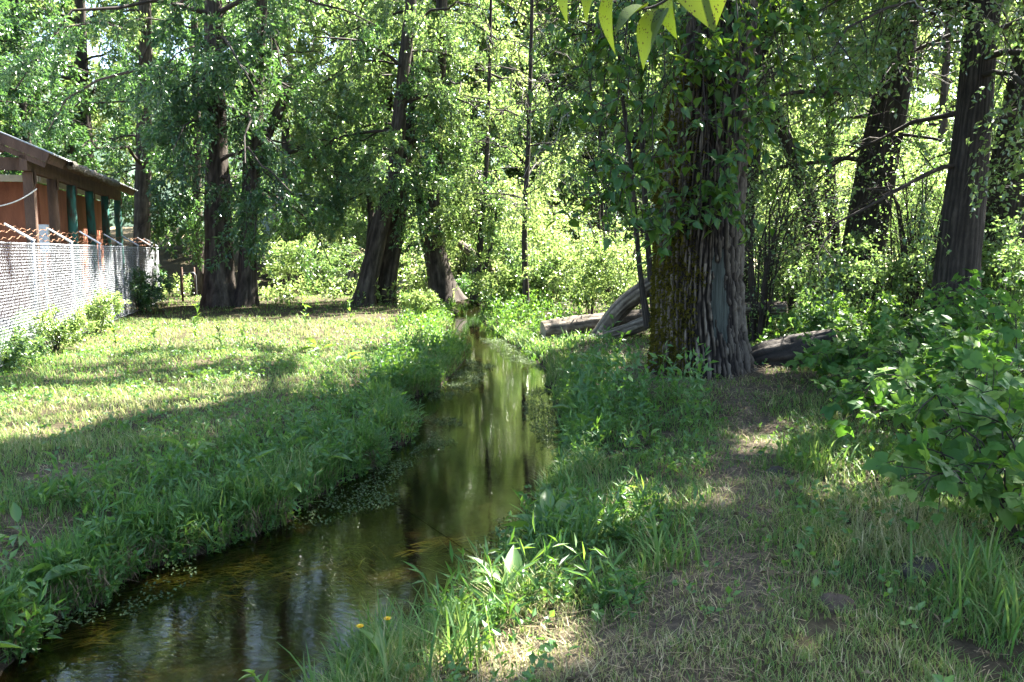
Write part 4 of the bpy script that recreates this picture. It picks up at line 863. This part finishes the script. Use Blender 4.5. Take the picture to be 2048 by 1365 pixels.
log('fallen_log', 'thick pale sunlit log lying on the creek bank', [at(1086, 664, YL+.4), at(1125, 658, YL+.5), at(1190, 650, YL+.6), at(1290, 640, YL+.7)], [.19, .21, .22, .21], 'log_grey', 3.9)
log('fallen_log', 'grey sawn log lying behind the cottonwood on its right', [at(1450, 620, 14.6), at(1520, 618, 14.5), at(1574, 617, 14.3)], [.10, .105, .11], 'log_grey', 5.3)
log('fallen_log', 'grey log slanting in the bushes behind the creek head', [at(918, 486, 33), at(930, 496, 33), at(950, 514, 33)], [.13, .15, .16], 'log_grey', 6.3)
YD = P(1560, 735, .1)[1]
log('broken_log', 'rotten dark broken log beside the cottonwood foot', [at(1488, 728, YD+.1), at(1530, 716, YD), at(1580, 704, YD), at(1630, 688, YD-.1), at(1672, 670, YD-.2)], [.12, .19, .20, .15, .07], 'log_dark', 4.4, 40, 90, .05, 5)
def lump(name, label, cat, c, r, seed, mat, hollow=False):
    th = np.linspace(0, 2*np.pi, 29)[:-1]; ph = np.linspace(-.35, np.pi/2, 12); TH, PH = np.meshgrid(th, ph); d = np.stack([np.cos(TH)*np.cos(PH), np.sin(TH)*np.cos(PH), np.sin(PH)], -1)
    k = 1 + .55*(fbm(d[..., 0]*1.7+seed, d[..., 1]*1.7, d[..., 2]*1.7)-.5) + .30*(fbm(d[..., 0]*6+seed, d[..., 1]*6, d[..., 2]*6)-.5)
    V = np.array(c) + d*k[..., None]*np.array(r); ii = np.arange(TH.size).reshape(TH.shape); nxi = np.roll(ii, -1, 1)
    mb = MB(); mb.add(V.reshape(-1, 3), np.stack([ii[:-1], nxi[:-1], nxi[1:], ii[1:]], -1).reshape(-1, 4), np.clip(k-.5, 0, 1).ravel())
    return tag(obj(name, mb.mesh(name, M[mat], c, True), None, c), label, cat)
lump('rock', 'rounded brown rock half sunk in the foreground grass', 'rock', gz(P(1668, 1228)), (.10, .085, .075), 1.0, 'rock')
lump('small_rock', 'small dark stone beside the bare track', 'rock', gz(P(1555, 950)), (.09, .07, .07), 3.0, 'log_dark')
lump('stump', 'low mossy decayed stump in the grass by the bramble', 'stump', gz(P(1860, 1165)), (.17, .13, .12), 6.0, 'log_dark')
# ------------------------------------------------------------------ grass
rg = rng_(900)
bands = [(1.7, 2.6, 4200), (2.6, 3.6, 4200), (3.6, 5, 3000), (5, 7, 1700), (7, 10, 850), (10, 14, 540), (14, 20, 210), (20, 34, 40)]
gxs, gys = [], []
for a, b, dn in bands:
    wd = .67*b + .5; n = int((b-a)*2*wd*dn); y = rg.uniform(a, b, n); x = rg.uniform(-wd, wd, n); k = np.abs(x) < .67*y + .5
    gxs.append(x[k]); gys.append(y[k])
gx_, gy_ = np.concatenate(gxs), np.concatenate(gys)
d = stream_d(gx_, gy_); left = on_left(gx_, gy_)
pm = np.maximum(path_mask(gx_, gy_), bare_spots(gx_, gy_))
clump = fbm(gx_*1.7, gy_*1.7, 12.); fine_c = noise(gx_*7, gy_*7, 2.)
fx = -.29*(gy_-F0[1]) + F0[0]                                                   # the fence line
keep = (d > .015) & (rg.uniform(0, 1, len(d)) > pm*.48) & (np.hypot(gx_-TREE[0], gy_-TREE[1]) > .85) & (gx_ > fx - 2.5) & (fine_c > .18)
bram = np.zeros(len(gx_), bool)
for px, Y, h_, r_, *_ in bspots:
    c = at_ground(px, Y); bram |= np.hypot(gx_-c[0], gy_-c[1]) < r_*.55
keep &= ~(bram & (rg.uniform(0, 1, len(d)) < .7))
gx_, gy_, d, left, pm, clump = [a[keep] for a in (gx_, gy_, d, left, pm, clump)]
n = len(gx_); gzv = height(gx_, gy_, d)
def blob(x, y, lst):
    m = np.zeros(np.shape(x))
    for px, py, r in lst:
        c = P(px, py); m = np.maximum(m, np.exp(-((x-c[0])**2 + ((y-c[1])*.7)**2)/r**2))
    return m
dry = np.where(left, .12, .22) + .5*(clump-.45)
dry = dry + .40*blob(gx_, gy_, [(100, 830, 1.6), (300, 800, 1.4), (450, 780, 1.0), (330, 660, 3.), (600, 665, 3.), (800, 650, 2.5), (1050, 1250, .55), (1000, 1180, .35), (1350, 1250, .6), (1250, 1340, .6), (1500, 640, .8), (1550, 1300, .5), (1700, 1320, .5), (1780, 1080, .6)]) + .12*pm  # sunlight painted in as straw tone over the sunny patches, besides real dryness
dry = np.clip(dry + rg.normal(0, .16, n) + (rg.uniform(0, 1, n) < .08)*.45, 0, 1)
edge = np.exp(-d/.35)
hgt = np.where(left, .050 + .13*edge, .055 + .08*edge) * (.25 + 1.6*clump**1.3) * rg.uniform(.5, 1.45, n)
hgt = hgt*(1-.35*pm)*(1 + .6*blob(gx_, gy_, [(820, 1150, .45), (900, 1120, .4), (700, 1250, .4), (480, 1000, .7), (600, 950, .6), (1750, 950, .6), (1800, 1080, .7), (1950, 1250, .6)]))
hgt = hgt*np.where(gy_ > 9, 1.15, 1) + .03
wdt = .0011*(1 + gy_/2.6)*rg.uniform(.7, 1.3, n)
az = rg.uniform(0, 6.28, n); dirh = np.stack([np.cos(az), np.sin(az), 0*az], 1)
# blades at the water lean out over it
bend = rg.uniform(.1, 1.3, n)*hgt; up = np.stack([0*az, 0*az, np.ones(n)], 1)
side = np.stack([-np.sin(az), np.cos(az), 0*az], 1)*wdt[:, None]
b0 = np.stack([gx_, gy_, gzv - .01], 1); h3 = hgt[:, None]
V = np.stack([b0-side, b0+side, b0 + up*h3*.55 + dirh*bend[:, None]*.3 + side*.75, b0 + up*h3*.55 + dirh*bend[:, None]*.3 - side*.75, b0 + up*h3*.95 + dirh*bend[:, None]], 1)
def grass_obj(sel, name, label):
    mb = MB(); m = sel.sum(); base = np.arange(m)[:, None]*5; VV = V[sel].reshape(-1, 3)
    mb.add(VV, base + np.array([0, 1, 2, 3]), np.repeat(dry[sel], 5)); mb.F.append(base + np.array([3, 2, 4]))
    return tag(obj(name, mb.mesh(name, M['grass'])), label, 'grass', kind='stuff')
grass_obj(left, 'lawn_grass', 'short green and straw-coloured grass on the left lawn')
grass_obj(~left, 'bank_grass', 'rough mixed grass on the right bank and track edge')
NG = n
# long grass at the water's edge and tussocks in the foreground
def long_grass(pts, L, name, label, seed, dry0=.2, w=.0035):
    rg = rng_(seed); n = len(pts); az = rg.uniform(0, 6.28, n); l = L*rg.uniform(.5, 1.3, n); s = np.linspace(0, 1, 5); be = rg.uniform(.15, 1.0, n)
    dh = np.stack([np.cos(az), np.sin(az), 0*az], 1); sd = np.stack([-np.sin(az), np.cos(az), 0*az], 1)
    C = pts[:, None] + dh[:, None]*(l*be)[:, None, None]*(s**1.6)[:, None] + Zz*l[:, None, None]*(s - .55*be[:, None]*s**2.2)[..., None]
    wv = w*(1+pts[:, 1]/9)[:, None, None]*np.array([1, 1, .85, .55, .04])[:, None]; A_, B_ = C - sd[:, None]*wv, C + sd[:, None]*wv
    VV = np.stack([A_, B_], 2).reshape(n, 10, 3); base = np.arange(n)[:, None, None]*10; q_ = np.array([[0, 1, 3, 2], [2, 3, 5, 4], [4, 5, 7, 6], [6, 7, 9, 8]])
    mb = MB(); mb.add(VV.reshape(-1, 3), (base + q_).reshape(-1, 4), np.repeat(np.clip(dry0 + rg.normal(0, .15, n), 0, 1), 10))
    return tag(obj(name, mb.mesh(name, M['grass'])), label, 'grass', kind='stuff')
def edge_pts(line, n, lo, hi, seed, inward):
    rg = rng_(seed); f = rg.uniform(6, 66, n); i = f.astype(int); w = (f-i)[:, None]; p = line[i]*(1-w) + line[i+1]*w; t = nrm(line[i+1]-line[i])
    nn = np.stack([-t[:, 1], t[:, 0]], 1)*inward; p = p + nn*rg.uniform(lo, hi, (n, 1)); cl = fbm(p[:, 0]*2, p[:, 1]*2, 3.) > .42
    p = p[cl]; return np.c_[p, height(p[:, 0], p[:, 1])]
long_grass(edge_pts(Ls, 9000, .0, .35, 1, 1), .26, 'creek_edge_grass', 'long green grass along the left edge of the creek', 41)
long_grass(edge_pts(Rs, 5000, .0, .30, 2, -1), .17, 'creek_edge_grass', 'long green grass along the right edge of the creek', 42)
tp_ = []
for px, py, k, r in [(830, 1130, 150, .12), (880, 1165, 140, .14), (960, 1150, 110, .15), (760, 1215, 120, .14), (900, 1290, 70, .2), (700, 1320, 90, .2), (1080, 1120, 90, .15), (1180, 1080, 60, .15), (1940, 1200, 110, .25), (2010, 1280, 120, .25), (1330, 1130, 60, .2), (560, 1000, 220, .25), (470, 1040, 200, .25), (660, 920, 160, .25), (860, 830, 90, .2), (1620, 950, 90, .3), (1130, 690, 80, .5), (1020, 640, 120, .7), (880, 640, 160, .8)]:
    c = P(px, py, -.05); q_ = c[:2] + rg.normal(0, r*.5, (k, 2)); tp_.append(q_)
tp_ = np.concatenate(tp_); tp_ = tp_[stream_d(tp_[:, 0], tp_[:, 1]) > -.02]
long_grass(np.c_[tp_, height(tp_[:, 0], tp_[:, 1])], .30, 'grass_tussocks', 'loose tussocks of longer grass on both banks', 43, .24, .0042)
# hanging dead roots and old grass under the left bank
e = edge_pts(Ls, 6000, -.01, .08, 5, 1); n = len(e); e[:, 2] = ZW + rg.uniform(.02, .20, n); t_ = e + np.c_[rg.normal(0, .04, (n, 2)), -rg.uniform(.05, .18, n)]; t_[:, 2] = np.maximum(t_[:, 2], ZW-.02)
sd = np.c_[rg.normal(size=(n, 2)), np.zeros(n)]; sd = nrm(sd)*.0035
mb = MB(); mb.add(np.stack([e-sd, e+sd, t_], 1).reshape(-1, 3), np.arange(n*3).reshape(n, 3), np.repeat(rg.uniform(0, .55, n), 3))
tag(obj('dead_bank_grass', mb.mesh('dead_bank_grass', M['straw'])), 'brown dead grass hanging from the undercut left bank', 'grass', kind='stuff')

# straw, chips and dead leaves on the bare soil
def scatter(n, wx, y0, y1, seed, dens):
    rg = rng_(seed); x = rg.uniform(-wx, wx, n); y = y0 + (y1-y0)*rg.uniform(0, 1, n)**1.5; k = (np.abs(x) < .67*y+.4) & (rg.uniform(0, 1, n) < dens(x, y)); x, y = x[k], y[k]; d = stream_d(x, y); k = d > .05
    return np.c_[x[k], y[k], height(x[k], y[k], d[k])]
pd = lambda x, y: np.clip(np.maximum(path_mask(x, y), bare_spots(x, y)) + .12*~on_left(x, y) + .04, 0, 1)
q_ = scatter(150000, 9, 1.8, 14, 3, pd); n = len(q_); az = rg.uniform(0, 6.28, n); l = rg.uniform(.02, .12, n); dv = np.stack([np.cos(az), np.sin(az), rg.normal(0, .18, n)], 1)*l[:, None]; sd = np.stack([-np.sin(az), np.cos(az), 0*az], 1)*(.0012+.0004*q_[:, 1:2]); q_[:, 2] += .012 + rg.uniform(0, .03, n)
mb = MB(); mb.add(np.stack([q_-sd, q_+sd, q_+dv+sd*.5, q_+dv-sd*.5], 1).reshape(-1, 3), np.arange(n*4).reshape(n, 4), np.repeat(np.clip(rg.normal(.45, .3, n), 0, 1), 4))
tag(obj('straw_litter', mb.mesh('straw_litter', M['straw'])), 'dried straw and stalks lying on the bare track', 'straw', kind='stuff')
NS = n
q_ = scatter(16000, 9, 1.8, 20, 4, lambda x, y: np.clip(path_mask(x, y)*.7 + .08, 0, 1)); q_[:, 2] += .02; n = len(q_)
mb = MB(); leaves(mb, rg, np.stack([q_, q_ + rg.normal(0, .02, (n, 3))], 1), 1, .05, .03, 0, 1.2, 0, None, .3)
tag(obj('dead_leaves', mb.mesh('dead_leaves', M['straw'])), 'small brown dead leaves scattered over the soil', 'leaves', kind='stuff')

# clover and low broad-leaved ground cover
q_ = scatter(50000, 12, 1.9, 18, 6, lambda x, y: np.clip((fbm(x*1.1, y*1.1, 21.)-.42)*5, 0, 1)*np.where(on_left(x, y), .9, .75)*(1-path_mask(x, y))); n = len(q_)
q_[:, 2] += rg.uniform(.02, .13, n); mb = MB()
leaves(mb, rg, np.stack([q_, q_ + rg.normal(0, .015, (n, 3))], 1), 3, .044, .032, 0, 1.3, 0, None, .2 + .6*fbm(q_[:, 0]*3, q_[:, 1]*3, 4.))
tag(obj('clover_cover', mb.mesh('clover_cover', M['leaf_weed'])), 'low clover and small broad leaves among the grass', 'ground cover', kind='stuff')

# leafy weeds along both banks
def weeds(pts, hmin, hmax, name, label, seed, leaf=(.07, .03), nl=10, mat='leaf_weed'):
    pts = pts[(path_mask(pts[:, 0], pts[:, 1]) < .5) & (bare_spots(pts[:, 0], pts[:, 1]) < .45) & ~((pts[:, 0]/pts[:, 1]*FPX + CX > 1065) & (pts[:, 0]/pts[:, 1]*FPX + CX < 1330) & (pts[:, 1] > 11.6) & (pts[:, 1] < 16)) & ~((pts[:, 0]/pts[:, 1]*FPX + CX > 1245) & (pts[:, 0]/pts[:, 1]*FPX + CX < 1560) & (pts[:, 1] > 9.2) & (pts[:, 1] < 13))]
    rg = rng_(seed); n = len(pts); h = rg.uniform(hmin, hmax, n); s = np.linspace(0, 1, 5); le = rg.normal(0, .25, (n, 2))
    S = pts[:, None] + np.stack([le[:, :1]*h[:, None]*s**1.5, le[:, 1:]*h[:, None]*s**1.5, h[:, None]*s], -1)
    mb = MB(); tubes(mb, S, np.full((n, 5), .0022), 3, .5); leaves(mb, rg, S, nl, leaf[0], leaf[1], .15, .9, .1, None, .25 + .5*rg.uniform(0, 1, n))
    return tag(obj(name, mb.mesh(name, M[mat])), label, 'weeds', kind='stuff')
def weed_pts(line, n, lo, hi, seed, inward, i0=4, i1=86):
    rg = rng_(seed); f = rg.uniform(i0, i1, n); i = f.astype(int); w = (f-i)[:, None]; p = line[i]*(1-w) + line[i+1]*w; t = nrm(line[i+1]-line[i]); nn = np.stack([-t[:, 1], t[:, 0]], 1)*inward
    p = p + nn*(lo + (hi-lo)*rg.uniform(0, 1, (n, 1))**1.5); k = fbm(p[:, 0]*1.3, p[:, 1]*1.3, 31.) > .44; p = p[k]; return np.c_[p, height(p[:, 0], p[:, 1])]
weeds(weed_pts(Ls, 700, -.03, 1.0, 7, 1), .10, .30, 'bank_weeds', 'leafy green weeds crowding the left creek bank', 51)
weeds(weed_pts(Ls, 1300, -.06, 1.3, 17, 1), .05, .16, 'round_leaf_weeds', 'small round-leaved weeds spilling over the left bank edge', 57, (.034, .027), 9)
weeds(weed_pts(Ls, 420, -.04, 1.2, 27, 1), .12, .34, 'lance_leaf_weeds', 'narrow lance-leaved weeds along the left creek bank', 58, (.11, .018), 10)
weeds(weed_pts(Rs, 1100, -.06, 1.5, 18, -1, 12), .05, .16, 'round_leaf_weeds', 'small round-leaved weeds spilling over the right bank edge', 59, (.034, .027), 9)
weeds(weed_pts(Rs, 420, -.04, 1.2, 28, -1, 20), .12, .34, 'lance_leaf_weeds', 'narrow lance-leaved weeds along the right creek bank', 60, (.11, .018), 10)
weeds(weed_pts(Rs, 950, -.05, 1.1, 8, -1, 34), .08, .26, 'bank_weeds', 'leafy green weeds crowding the right creek bank', 52)
weeds(weed_pts(Rs, 900, .2, 1.8, 9, -1, 46, 86), .3, .7, 'tall_weeds', 'tall sunlit weeds on the right bank near the creek head', 53, (.10, .045), 12)
weeds(weed_pts(Ls, 600, .15, 1.0, 10, 1, 52, 86), .15, .35, 'tall_weeds', 'tall sunlit weeds on the left bank near the creek head', 54, (.09, .04), 12)
# leafy ground layer under the far trees
nq = 3200; x = rg.uniform(-22, 22, nq); y = rg.uniform(22.5, 36, nq); k = (stream_d(x, y) > .05) & (fbm(x*.35, y*.35, 2.) > .40) & ((x < -8.6-.29*(y-20)) | (x > -9) ) & ~((x > -12) & (x < -1.5) & (y < 25)); x, y = x[k], y[k]
weeds(np.c_[x, y, height(x, y)], .25, .75, 'undergrowth', 'bright leafy undergrowth beneath the far trees', 55, (.16, .09), 8, 'leaf_yel')
nq = 2000; x = rg.uniform(4, 16, nq); y = rg.uniform(10.5, 24, nq); k = (x > 4.2+(y-11)*.02) & (x < .68*y+1); x, y = x[k], y[k]
weeds(np.c_[x, y, height(x, y)], .2, .65, 'undergrowth', 'green leafy undergrowth beneath the right-hand trunks', 56, (.10, .06), 10, 'leaf_weed')

# ------------------------------------------------------------------ water plants
mats = [[(700, 985), (735, 945), (790, 920), (850, 868), (905, 880), (850, 925), (800, 960), (760, 1000)], [(560, 1062), (700, 975), (790, 960), (800, 1005), (700, 1035), (600, 1072)], [(850, 800), (930, 735), (940, 712), (985, 735), (965, 770), (900, 800)],
        [(950, 664), (1010, 676), (1090, 712), (1105, 745), (1040, 735), (985, 700)], [(1062, 780), (1112, 775), (1110, 900), (1075, 935), (1050, 860)], [(110, 1245), (330, 1135), (430, 1102), (390, 1160), (220, 1245), (120, 1290)], [(960, 1110), (1000, 1052), (1050, 980), (1060, 1000), (1030, 1060), (1010, 1100)], [(905, 700), (890, 680), (900, 655), (918, 660), (925, 700)], [(830, 840), (880, 830), (930, 850), (880, 870)]]
mats = [np.array([P(*q, ZW)[:2] for q in mt]) for mt in mats]
x = rg.uniform(-3, 1.5, 150000); y = rg.uniform(2.3, 18, 150000); jx = x + (fbm(x*3, y*3, 3.)-.5)*.4; jy = y + (fbm(x*3, y*3, 8.)-.5)*.4
k = np.zeros(len(x), bool)
for mt in mats: k |= inpoly(jx, jy, mt)
k &= (stream_d(x, y) < -.0) & (rg.uniform(0, 1, len(x)) < np.clip((fbm(x*5, y*5, 1.)-.33)*5, .06, 1)); q_ = np.c_[x[k], y[k], np.full(k.sum(), ZW+.004)]; n = len(q_)
q_[:, 2] += rg.uniform(0, .012, n); mb = MB(); leaves(mb, rg, np.stack([q_, q_ + np.c_[rg.normal(0, .01, (n, 2)), np.zeros(n)]], 1), 1, .024, .016, 0, 5.0, 0, None, .45)
tag(obj('floating_weed', mb.mesh('floating_weed', M['floatweed'])), 'mats of grey-green floating weed on the creek', 'water weed', kind='stuff')
NF = n
n = 5200; x = rg.uniform(-2.6, .1, n); y = rg.uniform(2.2, 5.5, n); dq = stream_d(x, y); k = (dq < -.06) & (fbm(x*1.6, y*1.6, 14.) > .44 + .3*(x < -1.2)*(y < 4.0)); x, y, dq = x[k], y[k], dq[k]; n = len(x)
b0 = np.c_[x, y, height(x, y, dq)]; s = np.linspace(0, 1, 5); l = rg.uniform(.15, .4, n); fl = nrm(np.array([-.75, -.55, 0])); dv = fl + rg.normal(0, .25, (n, 3))*np.array([1, 1, 0])
C = b0[:, None] + dv[:, None]*l[:, None, None]*s[:, None] + Zz*(np.minimum(.14, ZW-.03-b0[:, 2])[:, None]*np.sin(s*1.9))[..., None]; mb = MB()
sdv = nrm(np.cross(dv, Zz))*.005; VV = np.stack([C-sdv[:, None], C+sdv[:, None]], 2).reshape(n, 10, 3); base = np.arange(n)[:, None, None]*10
mb.add(VV.reshape(-1, 3), (base + np.array([[0, 1, 3, 2], [2, 3, 5, 4], [4, 5, 7, 6], [6, 7, 9, 8]])).reshape(-1, 4), np.repeat(rg.uniform(0, 1, n), 10))
tag(obj('underwater_weed', mb.mesh('underwater_weed', M['waterweed'])), 'olive weed streaming under the near water', 'water weed', kind='stuff')

# ------------------------------------------------------------------ single plants
dl = [unit_leaf('leaf', 'leaf_weed', v, 0, c, 1, False, 7) for v, c in ((.6, .2), (.8, .4), (1., .3))]
def dock(px, py, size, nlv, label, seed, z=-.02):
    size *= 1.25 if px < 700 else 1.1; rg = rng_(seed); loc = P(px, py, z)
    while stream_d(loc[0], loc[1]) < .13: loc[0] += -.04 if px < 900 and py > 1 and on_left(loc[0], loc[1]) else .04
    loc = gz(loc); root = thing('dock_plant', label, 'dock plant', loc, 'dock plants on the banks')
    az = rg.uniform(0, 6.28, nlv); el = rg.uniform(.6, 1.3, nlv); d = np.stack([np.cos(az)*np.cos(el), np.sin(az)*np.cos(el), np.sin(el)], 1)
    st = MB(); pts = []
    for k in range(nlv):
        L_ = size*rg.uniform(.5, 1.1); b = loc + d[k]*L_*.6; pts.append(b); tubes(st, np.array([[loc, loc + d[k]*L_*.35 + Zz*.01, b]]), np.array([[.004, .003, .002]]), 4)
    part(root, 'stalks', st, M['leaf_weed'])
    p = np.array(pts); dd_ = nrm(d*np.array([1, 1, .35]) + rg.normal(0, .15, d.shape)); up = nrm(Zz + rg.normal(0, .25, d.shape)); s_ = nrm(np.cross(up, dd_)); u_ = np.cross(dd_, s_); l = size*rg.uniform(.55, 1.0, nlv)
    place_leaves(root, (p, dd_, s_, u_, l, l*.42), dl, nlv, 'foliage', 'leaf_weed', rg)
docks = [(375, 915, .20, 6, 'dock plant with one upright pale leaf in the shaded lawn'), (490, 935, .20, 7, 'dock plant in the middle of the shaded lawn'), (570, 890, .2, 7, 'dock plant on the lawn near the creek bend'), (640, 945, .2, 7, 'dock plant at the bank beside the upper weed mat'),
         (45, 1065, .16, 5, 'dock plant by the worn bare spot at the left edge'), (165, 1150, .22, 6, 'dock plant with a long hanging leaf over the left water edge'), (95, 1190, .2, 7, 'dock plant above the near left bank'), (5, 1262, .2, 7, 'dock plant in the bottom left corner'), (260, 1090, .16, 6, 'dock plant on the near left bank top'),
         (640, 705, .22, 7, 'sunlit pale-leaved dock plant on the lawn near the creek'), (690, 725, .2, 7, 'sunlit dock plant beside the palest one'), (740, 770, .26, 7, 'dock plant at the lawn edge above the undercut bank'), (390, 755, .18, 6, 'dock plant in the dark band across the lawn'), (755, 905, .22, 5, 'broad-leaved dock plant at the water by the bank corner'),
         (1075, 1030, .24, 8, 'dock plant at the right water edge below the weed mat'), (1105, 985, .22, 7, 'tall dock plant on the right bank beside the creek'), (1290, 880, .18, 6, 'dock plant in the grass left of the bare track'), (1215, 770, .30, 8, 'sunlit yellow-green dock plant left of the cottonwood'), (1180, 850, .2, 7, 'dock plant on the right bank by the creek middle'), (950, 1130, .2, 5, 'broad-leaved dock plant at the near right water edge'),
         (850, 1150, .22, 6, 'dock plant with yellowing leaves in the foreground tussock'), (760, 1290, .16, 7, 'dock plant beside the yellow flowers'), (600, 1350, .13, 7, 'dock plant at the bottom edge by the water'), (1150, 800, .24, 7, 'dock plant leaning over the creek from the right'), (1560, 690, .26, 8, 'leafy dock plant between cottonwood and broken log')]
for k, (px, py, sz, nlv, lab) in enumerate(docks): dock(px, py, sz, nlv, lab, 700+k)
def upright(px, py, h_, nlv, label, seed, L_=.10, name='tall_weed', mat='leaf_weed', zb=-.05, lean=(0, 0)):
    rg = rng_(seed); loc = gz(P(px, py, zb)); root = thing(name, label, 'weed', loc, 'single upright weeds'); s = np.linspace(0, 1, 8)
    S = loc + np.stack([lean[0]*s**1.5 + .02*np.sin(s*5), lean[1]*s**1.5, h_*s], 1); st = MB(); tubes(st, S[None], np.linspace(.005, .002, 8)[None], 5); part(root, 'stem', st, M['leaf_weed'], True)
    fr = leaf_frames(rg, S[None], nlv, L_, .26, .2, .8, -.25); place_leaves(root, fr, dl, nlv, 'foliage', 'leaf_weed', rg)
upright(545, 1345, .30, 16, 'slender upright weed standing in the near water', 801, .085, lean=(-.07, .02))
upright(230, 705, .55, 22, 'dark bushy weed at the sunny end of the lawn by the fence', 802, .16)
upright(307, 700, .45, 16, 'first dark upright weed on the lawn edge of the sunny band', 803, .14)
upright(392, 695, .50, 16, 'second dark upright weed on the lawn edge of the sunny band', 804, .14)
upright(440, 712, .42, 14, 'small dark upright weed below the other lawn weeds', 805, .13)
upright(488, 692, .45, 16, 'dark upright weed nearest the creek on the sunny band', 806, .14)
upright(395, 655, .60, 16, 'pale sunlit upright weed below the twin-trunk tree', 807, .15)
upright(610, 655, .7, 18, 'sunlit upright weed at the far end of the lawn', 808, .15)
upright(700, 650, .55, 16, 'sunlit upright weed left of the creek head bush', 809, .14)
for k, (px, py, lab) in enumerate([(720, 1290, 'yellow dandelion flower left of the foreground grass patch'), (775, 1275, 'yellow dandelion flower just right of the other one')]):
    rg = rng_(820+k); loc = gz(P(px, py, -.1)); root = thing('dandelion', lab, 'flower', loc, 'yellow flowers by the near water'); st = MB(); top = at(px, py-36, loc[1]); tubes(st, np.array([[loc, (loc+top)/2 + np.array([.01, 0, 0]), top]]), np.full((1, 3), .0022), 5); part(root, 'stem', st, M['leaf_weed'])
    mb = MB()
    for r_, e_ in ((.021, .25), (.015, .7), (.008, 1.1)):
        a_ = np.linspace(0, 6.28, 22)[:-1]; dv = np.stack([np.cos(a_)*math.cos(e_), np.sin(a_)*math.cos(e_), np.full(21, math.sin(e_))], 1)*r_; sd = np.stack([-np.sin(a_), np.cos(a_), 0*a_], 1)*.0028
        mb.add(np.stack([top+0*dv, top+dv*.6+sd, top+dv, top+dv*.6-sd], 1).reshape(-1, 3), np.arange(84).reshape(21, 4), .5)
    part(root, 'flower_head', mb, M['flower'])
rg = rng_(840); root = thing('reed_tuft', 'arching yellow-green reed blades over the far creek', 'reeds', gz(P(900, 690, ZW)))
for k, pts in enumerate([[(900, 692), (918, 650), (935, 640), (948, 650), (950, 668)], [(902, 695), (912, 672), (930, 668), (948, 680), (950, 698)], [(898, 690), (905, 655), (912, 640), (925, 636)]]):
    c = smooth_path(np.array([at(*q, P(900, 690, ZW)[1]) for q in pts]), 16); mb = MB(); tubes(mb, c[None], np.linspace(.010, .003, 16)[None], 4, .35); part(root, 'blade', mb, M['grass'])
